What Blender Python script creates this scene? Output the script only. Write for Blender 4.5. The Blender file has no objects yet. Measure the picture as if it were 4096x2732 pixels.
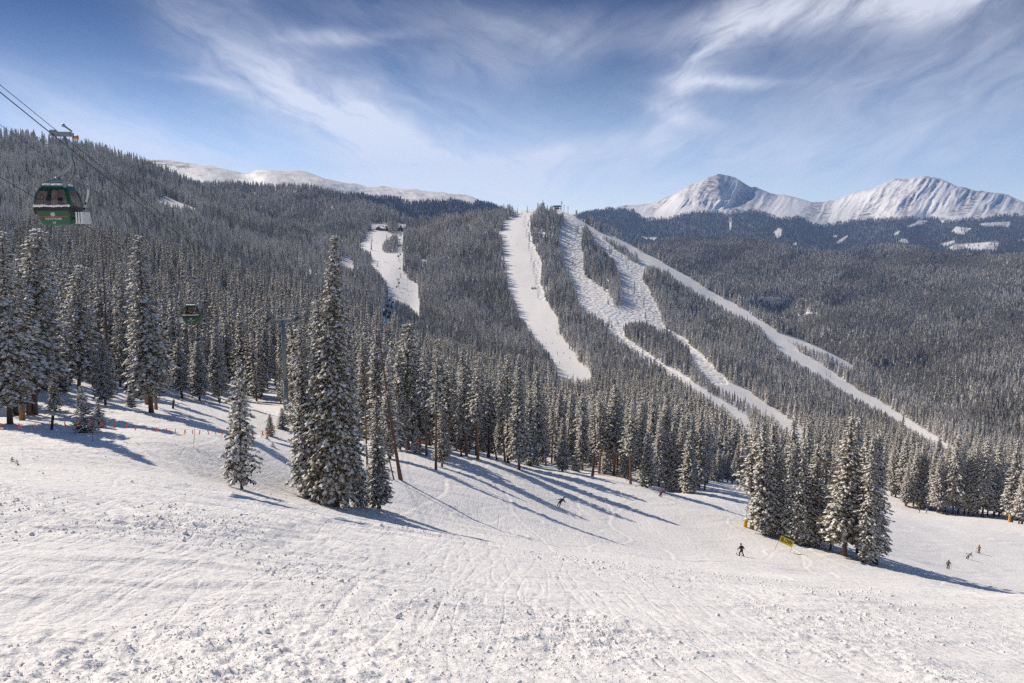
import bpy, bmesh, math, random
import numpy as np
from mathutils import Vector, Matrix

R = math.radians
random.seed(7)
rng = np.random.default_rng(7)
SC = bpy.context.scene
COL = SC.collection

# ------------------------------------------------------------------ camera, sky, sun, exposure
F, PITCH = 3186.0, R(8.3)            # focal length in photo pixels (4096 wide), downward pitch
CP, SP = math.cos(PITCH), math.sin(PITCH)
cam = bpy.data.cameras.new('camera')
cam.sensor_width = 36.0
cam.lens = 36.0 * F / 4096
cam.clip_start, cam.clip_end = 0.1, 60000
co = bpy.data.objects.new('camera', cam)
COL.objects.link(co)
co.rotation_euler = (R(90) - PITCH, 0, 0)
SC.camera = co

SUN_AZ, SUN_EL = R(-54), R(38)       # azimuth from straight ahead (negative is left)
sl = bpy.data.lights.new('sun', 'SUN')
sl.energy, sl.angle, sl.color = 3.5, R(0.53), (1.0, 0.89, 0.75)
so = bpy.data.objects.new('sun', sl)
COL.objects.link(so)
sd = Vector((math.sin(SUN_AZ) * math.cos(SUN_EL), math.cos(SUN_AZ) * math.cos(SUN_EL), math.sin(SUN_EL)))
so.rotation_euler = (-sd).to_track_quat('-Z', 'Y').to_euler()

W = bpy.data.worlds.new('World')
SC.world = W
W.use_nodes = True
wt = W.node_tree
for n in list(wt.nodes):
    wt.nodes.remove(n)


class NT:
    """tiny helper for writing node trees"""
    def __init__(s, t):
        s.t = t

    def n(s, kind, **kw):
        x = s.t.nodes.new(kind)
        for k, v in kw.items():
            setattr(x, k, v)
        return x

    def put(s, sock, v):
        if isinstance(v, (int, float)):
            sock.default_value = v
        elif isinstance(v, (tuple, list)):
            sock.default_value = v
        else:
            s.t.links.new(v, sock)

    def m(s, op, a, b=None, c=None, clamp=False):
        x = s.n('ShaderNodeMath', operation=op, use_clamp=clamp)
        s.put(x.inputs[0], a)
        if b is not None:
            s.put(x.inputs[1], b)
        if c is not None:
            s.put(x.inputs[2], c)
        return x.outputs[0]

    def noise(s, vec, scale, detail=4, rough=.55, dist=0.0, dim='3D'):
        x = s.n('ShaderNodeTexNoise', noise_dimensions=dim)
        if vec is not None:
            s.put(x.inputs['Vector'], vec)
        x.inputs['Scale'].default_value = scale
        x.inputs['Detail'].default_value = detail
        x.inputs['Roughness'].default_value = rough
        x.inputs['Distortion'].default_value = dist
        return x.outputs[0]

    def ramp(s, f, stops):
        x = s.n('ShaderNodeValToRGB')
        e = x.color_ramp.elements
        while len(e) < len(stops):
            e.new(.5)
        for q, (p, c) in zip(e, stops):
            q.position = p
            q.color = c if len(c) == 4 else (*c, 1)
        s.put(x.inputs[0], f)
        return x.outputs[0]

    def mix(s, f, a, b):
        x = s.n('ShaderNodeMix', data_type='RGBA')
        s.put(x.inputs[0], f)
        s.put(x.inputs[6], a if not isinstance(a, tuple) or len(a) == 4 else (*a, 1))
        s.put(x.inputs[7], b if not isinstance(b, tuple) or len(b) == 4 else (*b, 1))
        return x.outputs[2]

    def comb(s, x, y, z):
        c = s.n('ShaderNodeCombineXYZ')
        for k, v in enumerate((x, y, z)):
            s.put(c.inputs[k], v)
        return c.outputs[0]


w = NT(wt)
sky = w.n('ShaderNodeTexSky', sky_type='NISHITA', sun_disc=False)
sky.sun_elevation, sky.sun_rotation = SUN_EL, SUN_AZ
sky.altitude, sky.air_density, sky.dust_density, sky.ozone_density = 3600, 0.75, 0.15, 3.5
tc = w.n('ShaderNodeTexCoord').outputs['Generated']
sx = w.n('ShaderNodeSeparateXYZ')
w.put(sx.inputs[0], tc)
az = w.m('MULTIPLY', w.m('ARCTAN2', sx.outputs[0], sx.outputs[1]), 57.2958)
el = w.m('MULTIPLY', w.m('ARCSINE', sx.outputs[2]), 57.2958)
pv = w.comb(az, el, 0)


def wisp(ang, sx_, sy_, seed, dist):
    """fibrous noise stretched along a direction (degrees of sky)"""
    c, s_ = math.cos(R(ang)), math.sin(R(ang))
    a2, e2 = w.m('MULTIPLY_ADD', warp1, .32, az), w.m('MULTIPLY_ADD', warp2, .32, el)
    a = w.m('ADD', w.m('MULTIPLY', a2, c * sx_), w.m('MULTIPLY', e2, s_ * sx_))
    b = w.m('ADD', w.m('MULTIPLY', a2, -s_ * sy_), w.m('MULTIPLY', e2, c * sy_))
    return w.noise(w.comb(a, b, seed), 1.0, 7, .6, dist)


warp1 = w.m('MULTIPLY', w.m('SUBTRACT', w.noise(w.comb(w.m('MULTIPLY', az, .16), w.m('MULTIPLY', el, .22), 3.1), 1, 4, .55), .5), 9)
warp2 = w.m('MULTIPLY', w.m('SUBTRACT', w.noise(w.comb(w.m('MULTIPLY', az, .16), w.m('MULTIPLY', el, .22), 9.7), 1, 4, .55), .5), 6)
# cloud banks: azimuth, elevation (degrees), half length, half width, tilt, weight
BANKS = [(-29, 6.2, 9, 2.6, -18, .55), (-22, 3.5, 12, 2.2, -8, .5), (-19.5, 11.5, 6, 2.6, -50, .42), (-14, 8.4, 7, 2.4, -30, .72),
         (-10.5, 7.0, 6, 1.9, -22, .7), (-6.5, 4.3, 6.5, 1.9, -30, .75), (-1.5, 2.6, 7, 1.5, -8, .62), (-11.8, 12.3, 5, .5, 4, .6),
         (1.2, 12.0, 6, 2.1, 8, .5), (1.8, 4.8, 7, .8, 8, .55), (.6, 3.3, 3, .9, 25, .5), (12, 9.6, 4.6, 1.3, 55, .68),
         (15.4, 13.4, 4.5, 1.6, 48, .6), (14.8, 9.4, 4.2, .45, -4, .65), (11.2, 7.6, 3, .6, -20, .4), (20, 13.6, 10, 1.5, 4, .85), (27, 13.7, 7, 1.3, 6, .8),
         (24, 7, 14, 5, 0, .34), (30, 10, 8, 4, 0, .3), (31.5, 3.2, 3.5, 1.1, -18, .3), (-4, 14, 7, 1.6, -4, .2), (-21, 9.3, 3, .3, -6, .4), (2, 4.5, 26, 3.2, 0, .34), (-12, 2.6, 18, 2.2, 2, .46), (14, 3.5, 16, 2.4, 3, .34), (-6, 9, 12, 4, -25, .25)]
warm = None
azw, elw = w.m('ADD', az, warp1), w.m('ADD', el, warp2)
azs, els = w.m('ADD', az, w.m('MULTIPLY', warp1, .45)), w.m('ADD', el, w.m('MULTIPLY', warp2, .35))
cover = 0.0
for (a0, e0, hl, hw, t, k) in BANKS:
    c, s_ = math.cos(R(t)), math.sin(R(t))
    ax_, ex_ = (azs, els)
    da, de = w.m('SUBTRACT', ax_, a0), w.m('SUBTRACT', ex_, e0)
    p = w.m('ADD', w.m('MULTIPLY', da, c / hl), w.m('MULTIPLY', de, s_ / hl))
    q = w.m('ADD', w.m('MULTIPLY', da, -s_ / hw), w.m('MULTIPLY', de, c / hw))
    g = w.m('EXPONENT', w.m('MULTIPLY', w.m('ADD', w.m('MULTIPLY', p, p), w.m('MULTIPLY', q, q)), -1.1))
    cover = w.m('ADD', w.m('MULTIPLY', g, k), cover)
f1 = wisp(-24, .17, .55, 1.3, .5)
f2 = wisp(28, .19, .55, 5.2, .5)
side = w.m('MULTIPLY_ADD', az, .07, .3, clamp=True)
fib = w.m('ADD', w.m('MULTIPLY', f1, w.m('SUBTRACT', 1, side)), w.m('MULTIPLY', f2, side))
fib = w.m('MULTIPLY_ADD', w.m('SUBTRACT', fib, .5), 2.0, .66)
cover = w.m('MULTIPLY', cover, w.m('MAXIMUM', fib, .08), clamp=True)
low = w.m('EXPONENT', w.m('MULTIPLY', w.m('MAXIMUM', el, 0), -.22))
cover = w.m('MAXIMUM', cover, 0, clamp=True)
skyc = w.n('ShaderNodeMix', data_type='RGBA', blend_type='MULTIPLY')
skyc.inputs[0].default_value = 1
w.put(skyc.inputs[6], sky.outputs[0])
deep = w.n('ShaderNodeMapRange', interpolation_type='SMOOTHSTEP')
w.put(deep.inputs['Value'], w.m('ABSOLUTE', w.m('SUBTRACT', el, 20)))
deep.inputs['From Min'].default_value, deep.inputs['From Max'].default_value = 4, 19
w.put(skyc.inputs[7], w.mix(deep.outputs[0], (.10, .168, .245), (.98, .83, .70)))  # mid band darkened; overhead sky kept brighter and warmer as added fill light
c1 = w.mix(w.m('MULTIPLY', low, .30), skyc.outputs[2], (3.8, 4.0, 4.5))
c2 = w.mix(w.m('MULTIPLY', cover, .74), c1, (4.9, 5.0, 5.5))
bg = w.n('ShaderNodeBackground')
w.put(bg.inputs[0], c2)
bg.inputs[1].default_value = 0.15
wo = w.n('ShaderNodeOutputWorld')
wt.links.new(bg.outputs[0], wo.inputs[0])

SC.view_settings.view_transform = 'Standard'
SC.view_settings.look = 'None'
SC.view_settings.exposure = 0.42
SC.view_settings.gamma = 1
SC.cycles.use_denoising = False
SC.cycles.max_bounces = 6
SC.cycles.diffuse_bounces = 3
SC.cycles.volume_bounces = 1
SC.cycles.transparent_max_bounces = 8


# ------------------------------------------------------------------ small toolbox
def ray(u, v):
    a, b = (np.asarray(u, float) - 2048) / F, (1366 - np.asarray(v, float)) / F
    return np.stack([a + 0 * b, CP + b * SP + 0 * a, -SP + b * CP + 0 * a], -1)


def proj(P):
    P = np.asarray(P, float)
    d = P[..., 1] * CP - P[..., 2] * SP
    return 2048 + F * P[..., 0] / d, 1366 - F * (P[..., 1] * SP + P[..., 2] * CP) / d, d


def h2(ix, iy, s):
    n = (ix.astype(np.int64) * 374761393 + iy.astype(np.int64) * 668265263 + s * 1442695041) & 0xffffffff
    n = ((n ^ (n >> 13)) * 1274126177) & 0xffffffff
    n = ((n ^ (n >> 16)) * 2246822519) & 0xffffffff
    return ((n ^ (n >> 15)) & 0xffffff) / float(0xffffff)


def vn(x, y, s=0):
    x, y = np.asarray(x, float), np.asarray(y, float)
    ix, iy = np.floor(x), np.floor(y)
    fx, fy = x - ix, y - iy
    fx, fy = fx * fx * fx * (fx * (fx * 6 - 15) + 10), fy * fy * fy * (fy * (fy * 6 - 15) + 10)
    a, b, c, d = h2(ix, iy, s), h2(ix + 1, iy, s), h2(ix, iy + 1, s), h2(ix + 1, iy + 1, s)
    return (a * (1 - fx) + b * fx) * (1 - fy) + (c * (1 - fx) + d * fx) * fy


def fbm(x, y, s=0, o=4, g=.5):
    r, a, t = 0, 1, 0
    for k in range(o):
        r = r + a * vn(x * 2 ** k + 17.3 * k, y * 2 ** k - 9.1 * k, s + k)
        t += a
        a *= g
    return r / t


def ridged(x, y, s=0, o=4, g=.5):
    r, a, t = 0, 1, 0
    for k in range(o):
        r = r + a * (1 - np.abs(2 * vn(x * 2 ** k + 5.1 * k, y * 2 ** k + 3.3 * k, s + k) - 1))
        t += a
        a *= g
    return r / t


def tps_fit(pts, val, lam=0.0):
    p = np.asarray(pts, float)
    n = len(p)
    d2 = ((p[:, None] - p[None]) ** 2).sum(-1)
    K = .5 * d2 * np.log(d2 + 1e-12) + lam * np.eye(n)
    A = np.zeros((n + 3, n + 3))
    A[:n, :n] = K
    A[:n, n] = 1
    A[:n, n + 1:] = p
    A[n, :n] = 1
    A[n + 1:, :n] = p.T
    wgt = np.linalg.solve(A, np.concatenate([val, [0, 0, 0]]))

    def ev(q):
        q = np.asarray(q, float)
        sh = q.shape[:-1]
        q = q.reshape(-1, 2)
        out = np.empty(len(q))
        for i in range(0, len(q), 60000):
            z = q[i:i + 60000]
            d = ((z[:, None] - p[None]) ** 2).sum(-1)
            out[i:i + 60000] = (.5 * d * np.log(d + 1e-12)) @ wgt[:n] + wgt[n] + z @ wgt[n + 1:]
        return out.reshape(sh)
    return ev


def inpoly(u, v, poly):
    u, v = np.asarray(u), np.asarray(v)
    r = np.zeros(u.shape, bool)
    j = len(poly) - 1
    for i in range(len(poly)):
        (x1, y1), (x2, y2) = poly[i], poly[j]
        if y1 != y2:
            c = ((y1 > v) != (y2 > v)) & (u < (x2 - x1) * (v - y1) / (y2 - y1) + x1)
            r ^= c
        j = i
    return r


def new_mesh(name, V, Fc, mats=(), mi=None, smooth=False):
    me = bpy.data.meshes.new(name)
    V = np.asarray(V, np.float32)
    if isinstance(Fc, np.ndarray) and Fc.ndim == 2:
        k = Fc.shape[1]
        me.vertices.add(len(V))
        me.vertices.foreach_set('co', V.ravel())
        me.loops.add(Fc.size)
        me.loops.foreach_set('vertex_index', Fc.ravel().astype(np.int32))
        me.polygons.add(len(Fc))
        me.polygons.foreach_set('loop_start', np.arange(0, Fc.size, k, dtype=np.int32))
        me.update(calc_edges=True)
    else:
        me.from_pydata([tuple(map(float, p)) for p in V], [], [tuple(int(i) for i in f) for f in Fc])
        me.update()
    for m_ in mats:
        me.materials.append(m_)
    if mi is not None and len(mi):
        me.polygons.foreach_set('material_index', np.asarray(mi, np.int32))
    if smooth:
        me.polygons.foreach_set('use_smooth', np.ones(len(me.polygons), bool))
    me.validate()
    return me


def link(name, data, parent=None, loc=None):
    o = bpy.data.objects.new(name, data)
    COL.objects.link(o)
    if parent:
        o.parent = parent
    if loc is not None:
        o.location = tuple(map(float, loc))
    return o


def tag(o, label=None, cat=None, group=None, kind=None):
    for k, v in (('label', label), ('category', cat), ('group', group), ('kind', kind)):
        if v:
            o[k] = v
    return o


def thing(name, label, cat, loc=(0, 0, 0), rz=0.0, group=None):
    o = link(name, None, None, loc)
    o.rotation_euler = (0, 0, rz)
    return tag(o, label, cat, group)


def copy_tree(o, parent=None):
    c = o.copy()
    COL.objects.link(c)
    if parent:
        c.parent = parent
    for ch in list(o.children):
        copy_tree(ch, c)
    return c


class MB:
    """collects shapes into one mesh"""
    def __init__(s):
        s.v, s.f, s.m = [], [], []

    def add(s, V, Fc, m=0):
        b = len(s.v)
        s.v += [tuple(p) for p in V]
        s.f += [tuple(i + b for i in f) for f in Fc]
        s.m += [m] * len(Fc)

    def box(s, c, d, m=0, M=None):
        c, d = Vector(c), Vector(d) / 2
        V = [Vector((x, y, z)) for x in (-1, 1) for y in (-1, 1) for z in (-1, 1)]
        V = [Vector((p.x * d.x, p.y * d.y, p.z * d.z)) for p in V]
        if M:
            V = [M @ p for p in V]
        s.add([c + p for p in V], [(0, 1, 3, 2), (4, 6, 7, 5), (0, 4, 5, 1), (2, 3, 7, 6), (0, 2, 6, 4), (1, 5, 7, 3)], m)

    def tube(s, pts, rad, n=8, m=0, cap=True):
        pts = [Vector(p) for p in pts]
        if isinstance(rad, (int, float)):
            rad = [rad] * len(pts)
        V, Fc = [], []
        x = None
        for i, p in enumerate(pts):
            t = (pts[min(i + 1, len(pts) - 1)] - pts[max(i - 1, 0)]).normalized()
            if x is None:
                x = t.orthogonal().normalized()
            else:
                x = (x - t * x.dot(t)).normalized()
            y = t.cross(x)
            for k in range(n):
                a = 2 * math.pi * k / n
                V.append(p + (x * math.cos(a) + y * math.sin(a)) * rad[i])
        for i in range(len(pts) - 1):
            for k in range(n):
                a, b = i * n + k, i * n + (k + 1) % n
                Fc.append((a, b, b + n, a + n))
        if cap:
            Fc.append(tuple(range(n))[::-1])
            Fc.append(tuple(range((len(pts) - 1) * n, len(pts) * n)))
        s.add(V, Fc, m)

    def ball(s, c, r, m=0, nu=10, nv=6):
        r = Vector(r) if not isinstance(r, (int, float)) else Vector((r, r, r))
        c = Vector(c)
        V, Fc = [], []
        for j in range(nv + 1):
            t = math.pi * j / nv
            for i in range(nu):
                p = 2 * math.pi * i / nu
                V.append(c + Vector((r.x * math.sin(t) * math.cos(p), r.y * math.sin(t) * math.sin(p), r.z * math.cos(t))))
        for j in range(nv):
            for i in range(nu):
                a, b = j * nu + i, j * nu + (i + 1) % nu
                Fc.append((a, a + nu, b + nu, b))
        s.add(V, Fc, m)

    def prism(s, poly, axis, d0, d1, m=0):
        """extrude a 2-D outline along an axis: 'x' takes (y,z), 'y' takes (x,z), 'z' takes (x,y)"""
        def pt(p, d):
            return {'x': (d, p[0], p[1]), 'y': (p[0], d, p[1]), 'z': (p[0], p[1], d)}[axis]
        n = len(poly)
        V = [pt(p, d0) for p in poly] + [pt(p, d1) for p in poly]
        Fc = [tuple(range(n))[::-1], tuple(range(n, 2 * n))] + [(i, (i + 1) % n, (i + 1) % n + n, i + n) for i in range(n)]
        s.add(V, Fc, m)

    def build(s, name, mats, parent=None, smooth=False, loc=None):
        if not isinstance(mats, (list, tuple)):
            mats = [mats]
        return link(name, new_mesh(name, s.v, s.f, mats, s.m, smooth), parent, loc)


MATS = {}


def mat(name, col, rough=.6, metal=0.0, vary=0.0, vscale=8.0, **kw):
    if name in MATS:
        return MATS[name]
    m = bpy.data.materials.new(name)
    m.use_nodes = True
    t = NT(m.node_tree)
    b = m.node_tree.nodes['Principled BSDF']
    if vary:
        nz = t.noise(t.n('ShaderNodeTexCoord').outputs['Object'], vscale, 5, .6)
        t.put(b.inputs['Base Color'], t.mix(nz, tuple(c * (1 - vary) for c in col), tuple(min(1, c * (1 + vary)) for c in col)))
    else:
        b.inputs['Base Color'].default_value = (*col, 1)
    b.inputs['Roughness'].default_value = rough
    b.inputs['Metallic'].default_value = metal
    for k, v in kw.items():
        b.inputs[k].default_value = v
    MATS[name] = m
    return m


def snow_mat(name, base=(.865, .855, .845), bumps=(), attr=None, extra=None):
    m = bpy.data.materials.new(name)
    m.use_nodes = True
    t = NT(m.node_tree)
    b = m.node_tree.nodes['Principled BSDF']
    b.inputs['Roughness'].default_value = .65
    b.inputs['Specular IOR Level'].default_value = .25
    pos = t.n('ShaderNodeTexCoord').outputs['Object']
    b.inputs['Base Color'].default_value = (*base, 1)
    nrm = None
    for (kind, scale, strength, dist) in bumps:
        bp = t.n('ShaderNodeBump')
        bp.inputs['Strength'].default_value = strength
        bp.inputs['Distance'].default_value = dist
        if kind == 'noise':
            hgt = t.noise(pos, scale, 5, .62)
        elif kind == 'track':
            mp = t.n('ShaderNodeMapping')
            t.put(mp.inputs[0], pos)
            mp.inputs['Rotation'].default_value = (0, 0, R(24))
            mp.inputs['Scale'].default_value = (.35, 1.0, .3)
            hgt = t.noise(mp.outputs[0], scale, 4, .6, 1.2)
        elif kind.startswith('cut'):                          # thin carved lines: level sets of a stretched noise
            mp = t.n('ShaderNodeMapping')
            t.put(mp.inputs[0], pos)
            mp.inputs['Rotation'].default_value = (0, 0, R(float(kind[3:])))
            mp.inputs['Scale'].default_value = (1.0, .11, .05)
            nz = t.noise(mp.outputs[0], scale, 1.5, .5, .6)
            hgt = t.m('MULTIPLY', t.m('ABSOLUTE', t.m('SUBTRACT', nz, .5)), 26.0, clamp=True)
        else:
            vo = t.n('ShaderNodeTexVoronoi', feature='SMOOTH_F1')
            t.put(vo.inputs['Vector'], pos)
            vo.inputs['Scale'].default_value = scale
            hgt = t.m('MULTIPLY', vo.outputs['Distance'], -1.0)
        if attr and kind == 'voro':
            at = t.n('ShaderNodeAttribute', attribute_name=attr)
            hgt = t.m('MULTIPLY', hgt, at.outputs['Fac'])
        t.put(bp.inputs['Height'], hgt)
        if nrm is not None:
            t.put(bp.inputs['Normal'], nrm)
        nrm = bp.outputs[0]
    if nrm is not None:
        t.put(b.inputs['Normal'], nrm)
    if extra:
        extra(t, b, pos)
    return m


SNOW = snow_mat('snow', bumps=[('noise', 2.2, .6, .14), ('track', 1.9, .7, .13), ('noise', 12, .6, .035), ('cut24', .95, .45, .02), ('cut-16', 1.15, .45, .02), ('cut62', .8, .45, .018), ('cut-50', .7, .45, .018)])
SNOWCAP = mat('snow_cap', (.86, .845, .81), .7)

# ------------------------------------------------------------------ terrain control (photo pixel u, v and depth in metres)
MAIN_SKY = [(-500, 700), (500, 735), (740, 738), (975, 742), (1115, 742), (1220, 750), (1324, 774), (1480, 822), (1560, 852), (1640, 884),
            (1700, 890), (1757, 885), (1860, 872), (1976, 856), (2053, 845), (2120, 838), (2170, 836), (2220, 838), (2255, 848), (2306, 866), (2357, 888),
            (2408, 914), (2460, 942), (2510, 972), (2561, 998), (2612, 1024), (2700, 1076), (2800, 1132), (2900, 1188), (3000, 1240), (3150, 1318),
            (3300, 1402), (3500, 1506), (3700, 1630), (3900, 1745), (4200, 1860), (4700, 1960)]
MAIN_CTRL = [(500, 735, 2500), (900, 742, 2300), (1220, 752, 2150), (1480, 822, 2050), (1640, 884, 1950), (1757, 885, 1720), (1976, 856, 1650), (2170, 836, 1620),
             (2306, 866, 1600), (2460, 942, 1560), (2612, 1024, 1500), (2800, 1132, 1420), (3000, 1240, 1330), (3300, 1402, 1180), (3700, 1630, 950), (4200, 1860, 700),
             (1520, 925, 1720), (1600, 1000, 1480), (1590, 1130, 1230), (1640, 1260, 1000), (1300, 950, 1700), (1000, 900, 1900), (600, 900, 2000),
             (1300, 1200, 1000), (900, 1150, 1300),
             (2000, 1000, 1430), (2000, 1150, 1230), (2000, 1300, 980), (2000, 1450, 690), (2000, 1600, 440), (2000, 1750, 270), (2000, 1880, 172),
             (1700, 1350, 760), (1700, 1550, 400), (1700, 1750, 190), (1400, 1500, 300), (1400, 1700, 165), (1000, 1650, 165), (1000, 1450, 420),
             (2350, 1540, 640), (2350, 1250, 1080), (2350, 1050, 1370), (2400, 1750, 330), (2400, 1915, 160),
             (2800, 1300, 1180), (2800, 1450, 880), (2800, 1600, 620), (2800, 1800, 360), (2800, 1960, 180),
             (3200, 1550, 900), (3200, 1700, 640), (3200, 1850, 420), (3200, 1980, 285), (3600, 1700, 760), (3600, 1850, 480), (3600, 1990, 305),
             (4000, 1850, 560), (4000, 2060, 272), (4400, 2000, 480), (4400, 2130, 262)]
L_SKY = [(-700, 420), (-300, 480), (0, 552), (98, 560), (187, 572), (290, 594), (393, 606), (446, 628), (491, 640), (549, 656), (598, 674), (670, 704), (728, 728),
         (826, 775), (893, 802), (946, 822), (1024, 848), (1100, 880), (1200, 925), (1300, 968), (1400, 1020), (1460, 1075), (1500, 1135), (1530, 1215),
         (1565, 1300), (1620, 1400), (1700, 1500), (1800, 1580)]
L_CTRL = [(-700, 1600, 70), (-700, 1200, 250), (-700, 420, 1150), (0, 1600, 86), (0, 1400, 150), (0, 1150, 330), (0, 900, 600), (0, 700, 900), (0, 556, 1150), (400, 1560, 125), (400, 1400, 200),
          (400, 1150, 390), (400, 900, 700), (400, 610, 1250), (730, 1570, 152), (730, 1400, 250), (730, 1150, 450), (730, 900, 850),
          (730, 730, 1330), (1000, 1600, 168), (1000, 1400, 290), (1000, 1150, 560), (1000, 950, 960), (1024, 850, 1250), (1200, 1600, 170), (1200, 1400, 310), (1200, 1200, 560),
          (1200, 1030, 900), (1200, 926, 1200), (1400, 1650, 160), (1400, 1500, 270), (1400, 1250, 600), (1400, 1100, 900), (1400, 1022, 1080),
          (1500, 1250, 640), (1530, 1216, 700), (1620, 1402, 520), (1600, 1600, 300), (1800, 1582, 420)]
R_SKY = [(2300, 1010), (2450, 1000), (2602, 985), (2640, 974), (2680, 960), (2765, 955), (2870, 958), (2960, 960), (3028, 963), (3079, 975), (3125, 995), (3186, 1005),
         (3283, 1012), (3334, 1015), (3410, 1010), (3487, 996), (3563, 985), (3625, 988), (3665, 996), (3716, 1010), (3762, 1025), (3818, 1018), (3870, 1013),
         (3920, 1020), (3971, 1028), (4096, 1031), (4700, 1040)]
R_CTRL = [(2400, 1010, 3300), (2700, 960, 3300), (2960, 960, 3200), (3300, 1013, 2900), (3563, 985, 3000), (3900, 1015, 2800), (4200, 1031, 2700), (4700, 1040, 2600),
          (2700, 1100, 2700), (3000, 1150, 2450), (3300, 1200, 2250), (3600, 1200, 2150), (4000, 1200, 2050), (4600, 1200, 1900),
          (3000, 1350, 1950), (3500, 1450, 1500), (4000, 1500, 1300), (4600, 1500, 1200), (3600, 1700, 1100), (4000, 1800, 850), (4600, 1800, 800)]
# far ranges: skyline pixels
FAR_SKY = [(1990, 900), (2200, 895), (2345, 846), (2383, 843), (2423, 825), (2449, 832), (2500, 820), (2536, 820), (2602, 812), (2638, 803), (2685, 780), (2743, 748), (2781, 731),
           (2816, 717), (2845, 706), (2868, 694), (2898, 699), (2934, 706), (2959, 720), (3000, 747), (3022, 748), (3063, 763), (3094, 776), (3145, 779), (3186, 791),
           (3252, 808), (3288, 807), (3334, 801), (3374, 784), (3436, 766), (3487, 756), (3522, 738), (3555, 722), (3579, 712), (3610, 716), (3635, 714), (3665, 708), (3706, 704),
           (3742, 710), (3778, 720), (3829, 745), (3859, 749), (3900, 761), (3951, 766), (4002, 773), (4033, 779), (4073, 798), (4096, 806), (4300, 850), (4700, 860)]
WHITE_SKY = [(300, 610), (500, 630), (558, 634), (603, 636), (692, 641), (737, 650), (804, 659), (844, 661), (870, 669), (920, 680), (982, 695), (1010, 688),
             (1024, 680), (1060, 679), (1115, 683), (1185, 680), (1220, 685), (1254, 697), (1300, 714), (1394, 733), (1420, 732), (1466, 746), (1497, 748), (1538, 742), (1573, 751), (1619, 757),
             (1655, 755), (1706, 765), (1767, 768), (1808, 775), (1859, 777), (1885, 784), (1920, 802), (1976, 820), (2080, 850), (2200, 880)]
TREELINE_FAR = [(1900, 840), (2345, 846), (2459, 838), (2510, 840), (2541, 850), (2556, 865), (2587, 880), (2638, 880), (2714, 864), (2765, 850), (2816, 846), (2867, 848), (2908, 860), (2944, 850),
                (3000, 845), (3040, 850), (3104, 872), (3155, 880), (3186, 872), (3226, 886), (3262, 902), (3308, 902), (3359, 892), (3410, 886), (3487, 882), (3553, 880),
                (3614, 876), (3665, 872), (3716, 872), (3793, 886), (3844, 882), (3920, 880), (3971, 872), (4022, 862), (4096, 866), (4700, 866)]
TREELINE_WHITE = [(300, 735), (1300, 760), (1480, 788), (1522, 794), (1553, 789), (1604, 800), (1650, 818), (1686, 808), (1726, 808), (1767, 810), (1808, 803), (1859, 812), (1890, 824),
                  (1910, 806), (1976, 824), (2200, 900)]


def z4(l):
    return [(1400 + x / 1.96, 700 + y / 1.96) for x, y in l]


def z5(l):
    return [(2000 + x / 1.96, 700 + y / 1.96) for x, y in l]


def z6(l):
    return [(2900 + x / 1.96, 600 + y / 1.96) for x, y in l]


# open snow (photo pixels): runs and clearings
RUN1 = z4([(1290, 250), (1275, 330), (1200, 372), (1195, 430), (1165, 440), (1190, 500), (1210, 600), (1217, 720), (1225, 820), (1250, 910), (1300, 1000), (1320, 1100),
           (1390, 1170), (1440, 1250), (1470, 1290), (1520, 1370), (1590, 1440), (1620, 1530), (1640, 1600), (1900, 1600), (1870, 1530), (1790, 1480), (1760, 1400),
           (1690, 1330), (1650, 1250), (1630, 1130), (1580, 1060), (1530, 980), (1510, 900), (1500, 800), (1500, 700), (1470, 620), (1430, 560), (1415, 400), (1415, 310), (1450, 280), (1480, 245)])
RUN2 = z5([(440, 265), (440, 300), (500, 300), (505, 400), (470, 430), (470, 540), (490, 600), (500, 680), (540, 730), (560, 790), (590, 870), (610, 1000), (650, 1020), (680, 1075), (730, 1080), (760, 1110), (810, 1140),
           (850, 1190), (890, 1240), (1000, 1330), (1090, 1390), (1150, 1430), (1250, 1480), (1320, 1540), (1400, 1600), (1490, 1600), (1410, 1568), (1340, 1530), (1260, 1470), (1200, 1430), (1140, 1390), (1080, 1340), (980, 1270),
           (960, 1180), (990, 1148), (1070, 1140), (1130, 1150), (1220, 1180), (1300, 1210), (1350, 1250), (1410, 1300), (1470, 1340), (1490, 1410), (1530, 1480), (1600, 1570), (1680, 1640), (1790, 1640), (1750, 1568), (1700, 1530), (1620, 1460), (1560, 1400),
           (1500, 1350), (1470, 1300), (1410, 1265), (1360, 1240), (1310, 1210), (1280, 1180), (1260, 1110), (1230, 1050), (1190, 960), (1160, 890), (1120, 830), (1125, 720),
           (1200, 710), (1290, 740), (1350, 780), (1400, 830), (1470, 870), (1530, 900), (1600, 950), (1700, 1000), (1750, 1030), (1800, 1060), (1850, 1090), (1900, 1110), (1960, 1150),
           (1960, 1080), (1900, 1050), (1800, 990), (1700, 940), (1600, 880), (1500, 820), (1400, 760), (1330, 720), (1260, 680), (1200, 640), (1130, 610), (1060, 570), (970, 520), (920, 500),
           (850, 455), (800, 450), (760, 430), (700, 390), (660, 380), (620, 350), (560, 310), (510, 272)])
RUN4 = z6([(0, 1235), (60, 1260), (130, 1300), (200, 1340), (270, 1360), (300, 1410), (340, 1480), (400, 1530), (420, 1568), (588, 1676), (784, 1793), (960, 1911), (1137, 2003), (1294, 2087), (1450, 2185), (1607, 2283), (1764, 2381), (1823, 2362), (1686, 2270), (1529, 2172), (1372, 2068), (1196, 1966), (1019, 1872), (843, 1744), (686, 1646), (560, 1568), (510, 1520), (460, 1480),
           (430, 1440), (380, 1400), (300, 1350), (200, 1290), (100, 1225), (0, 1170)])
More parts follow.
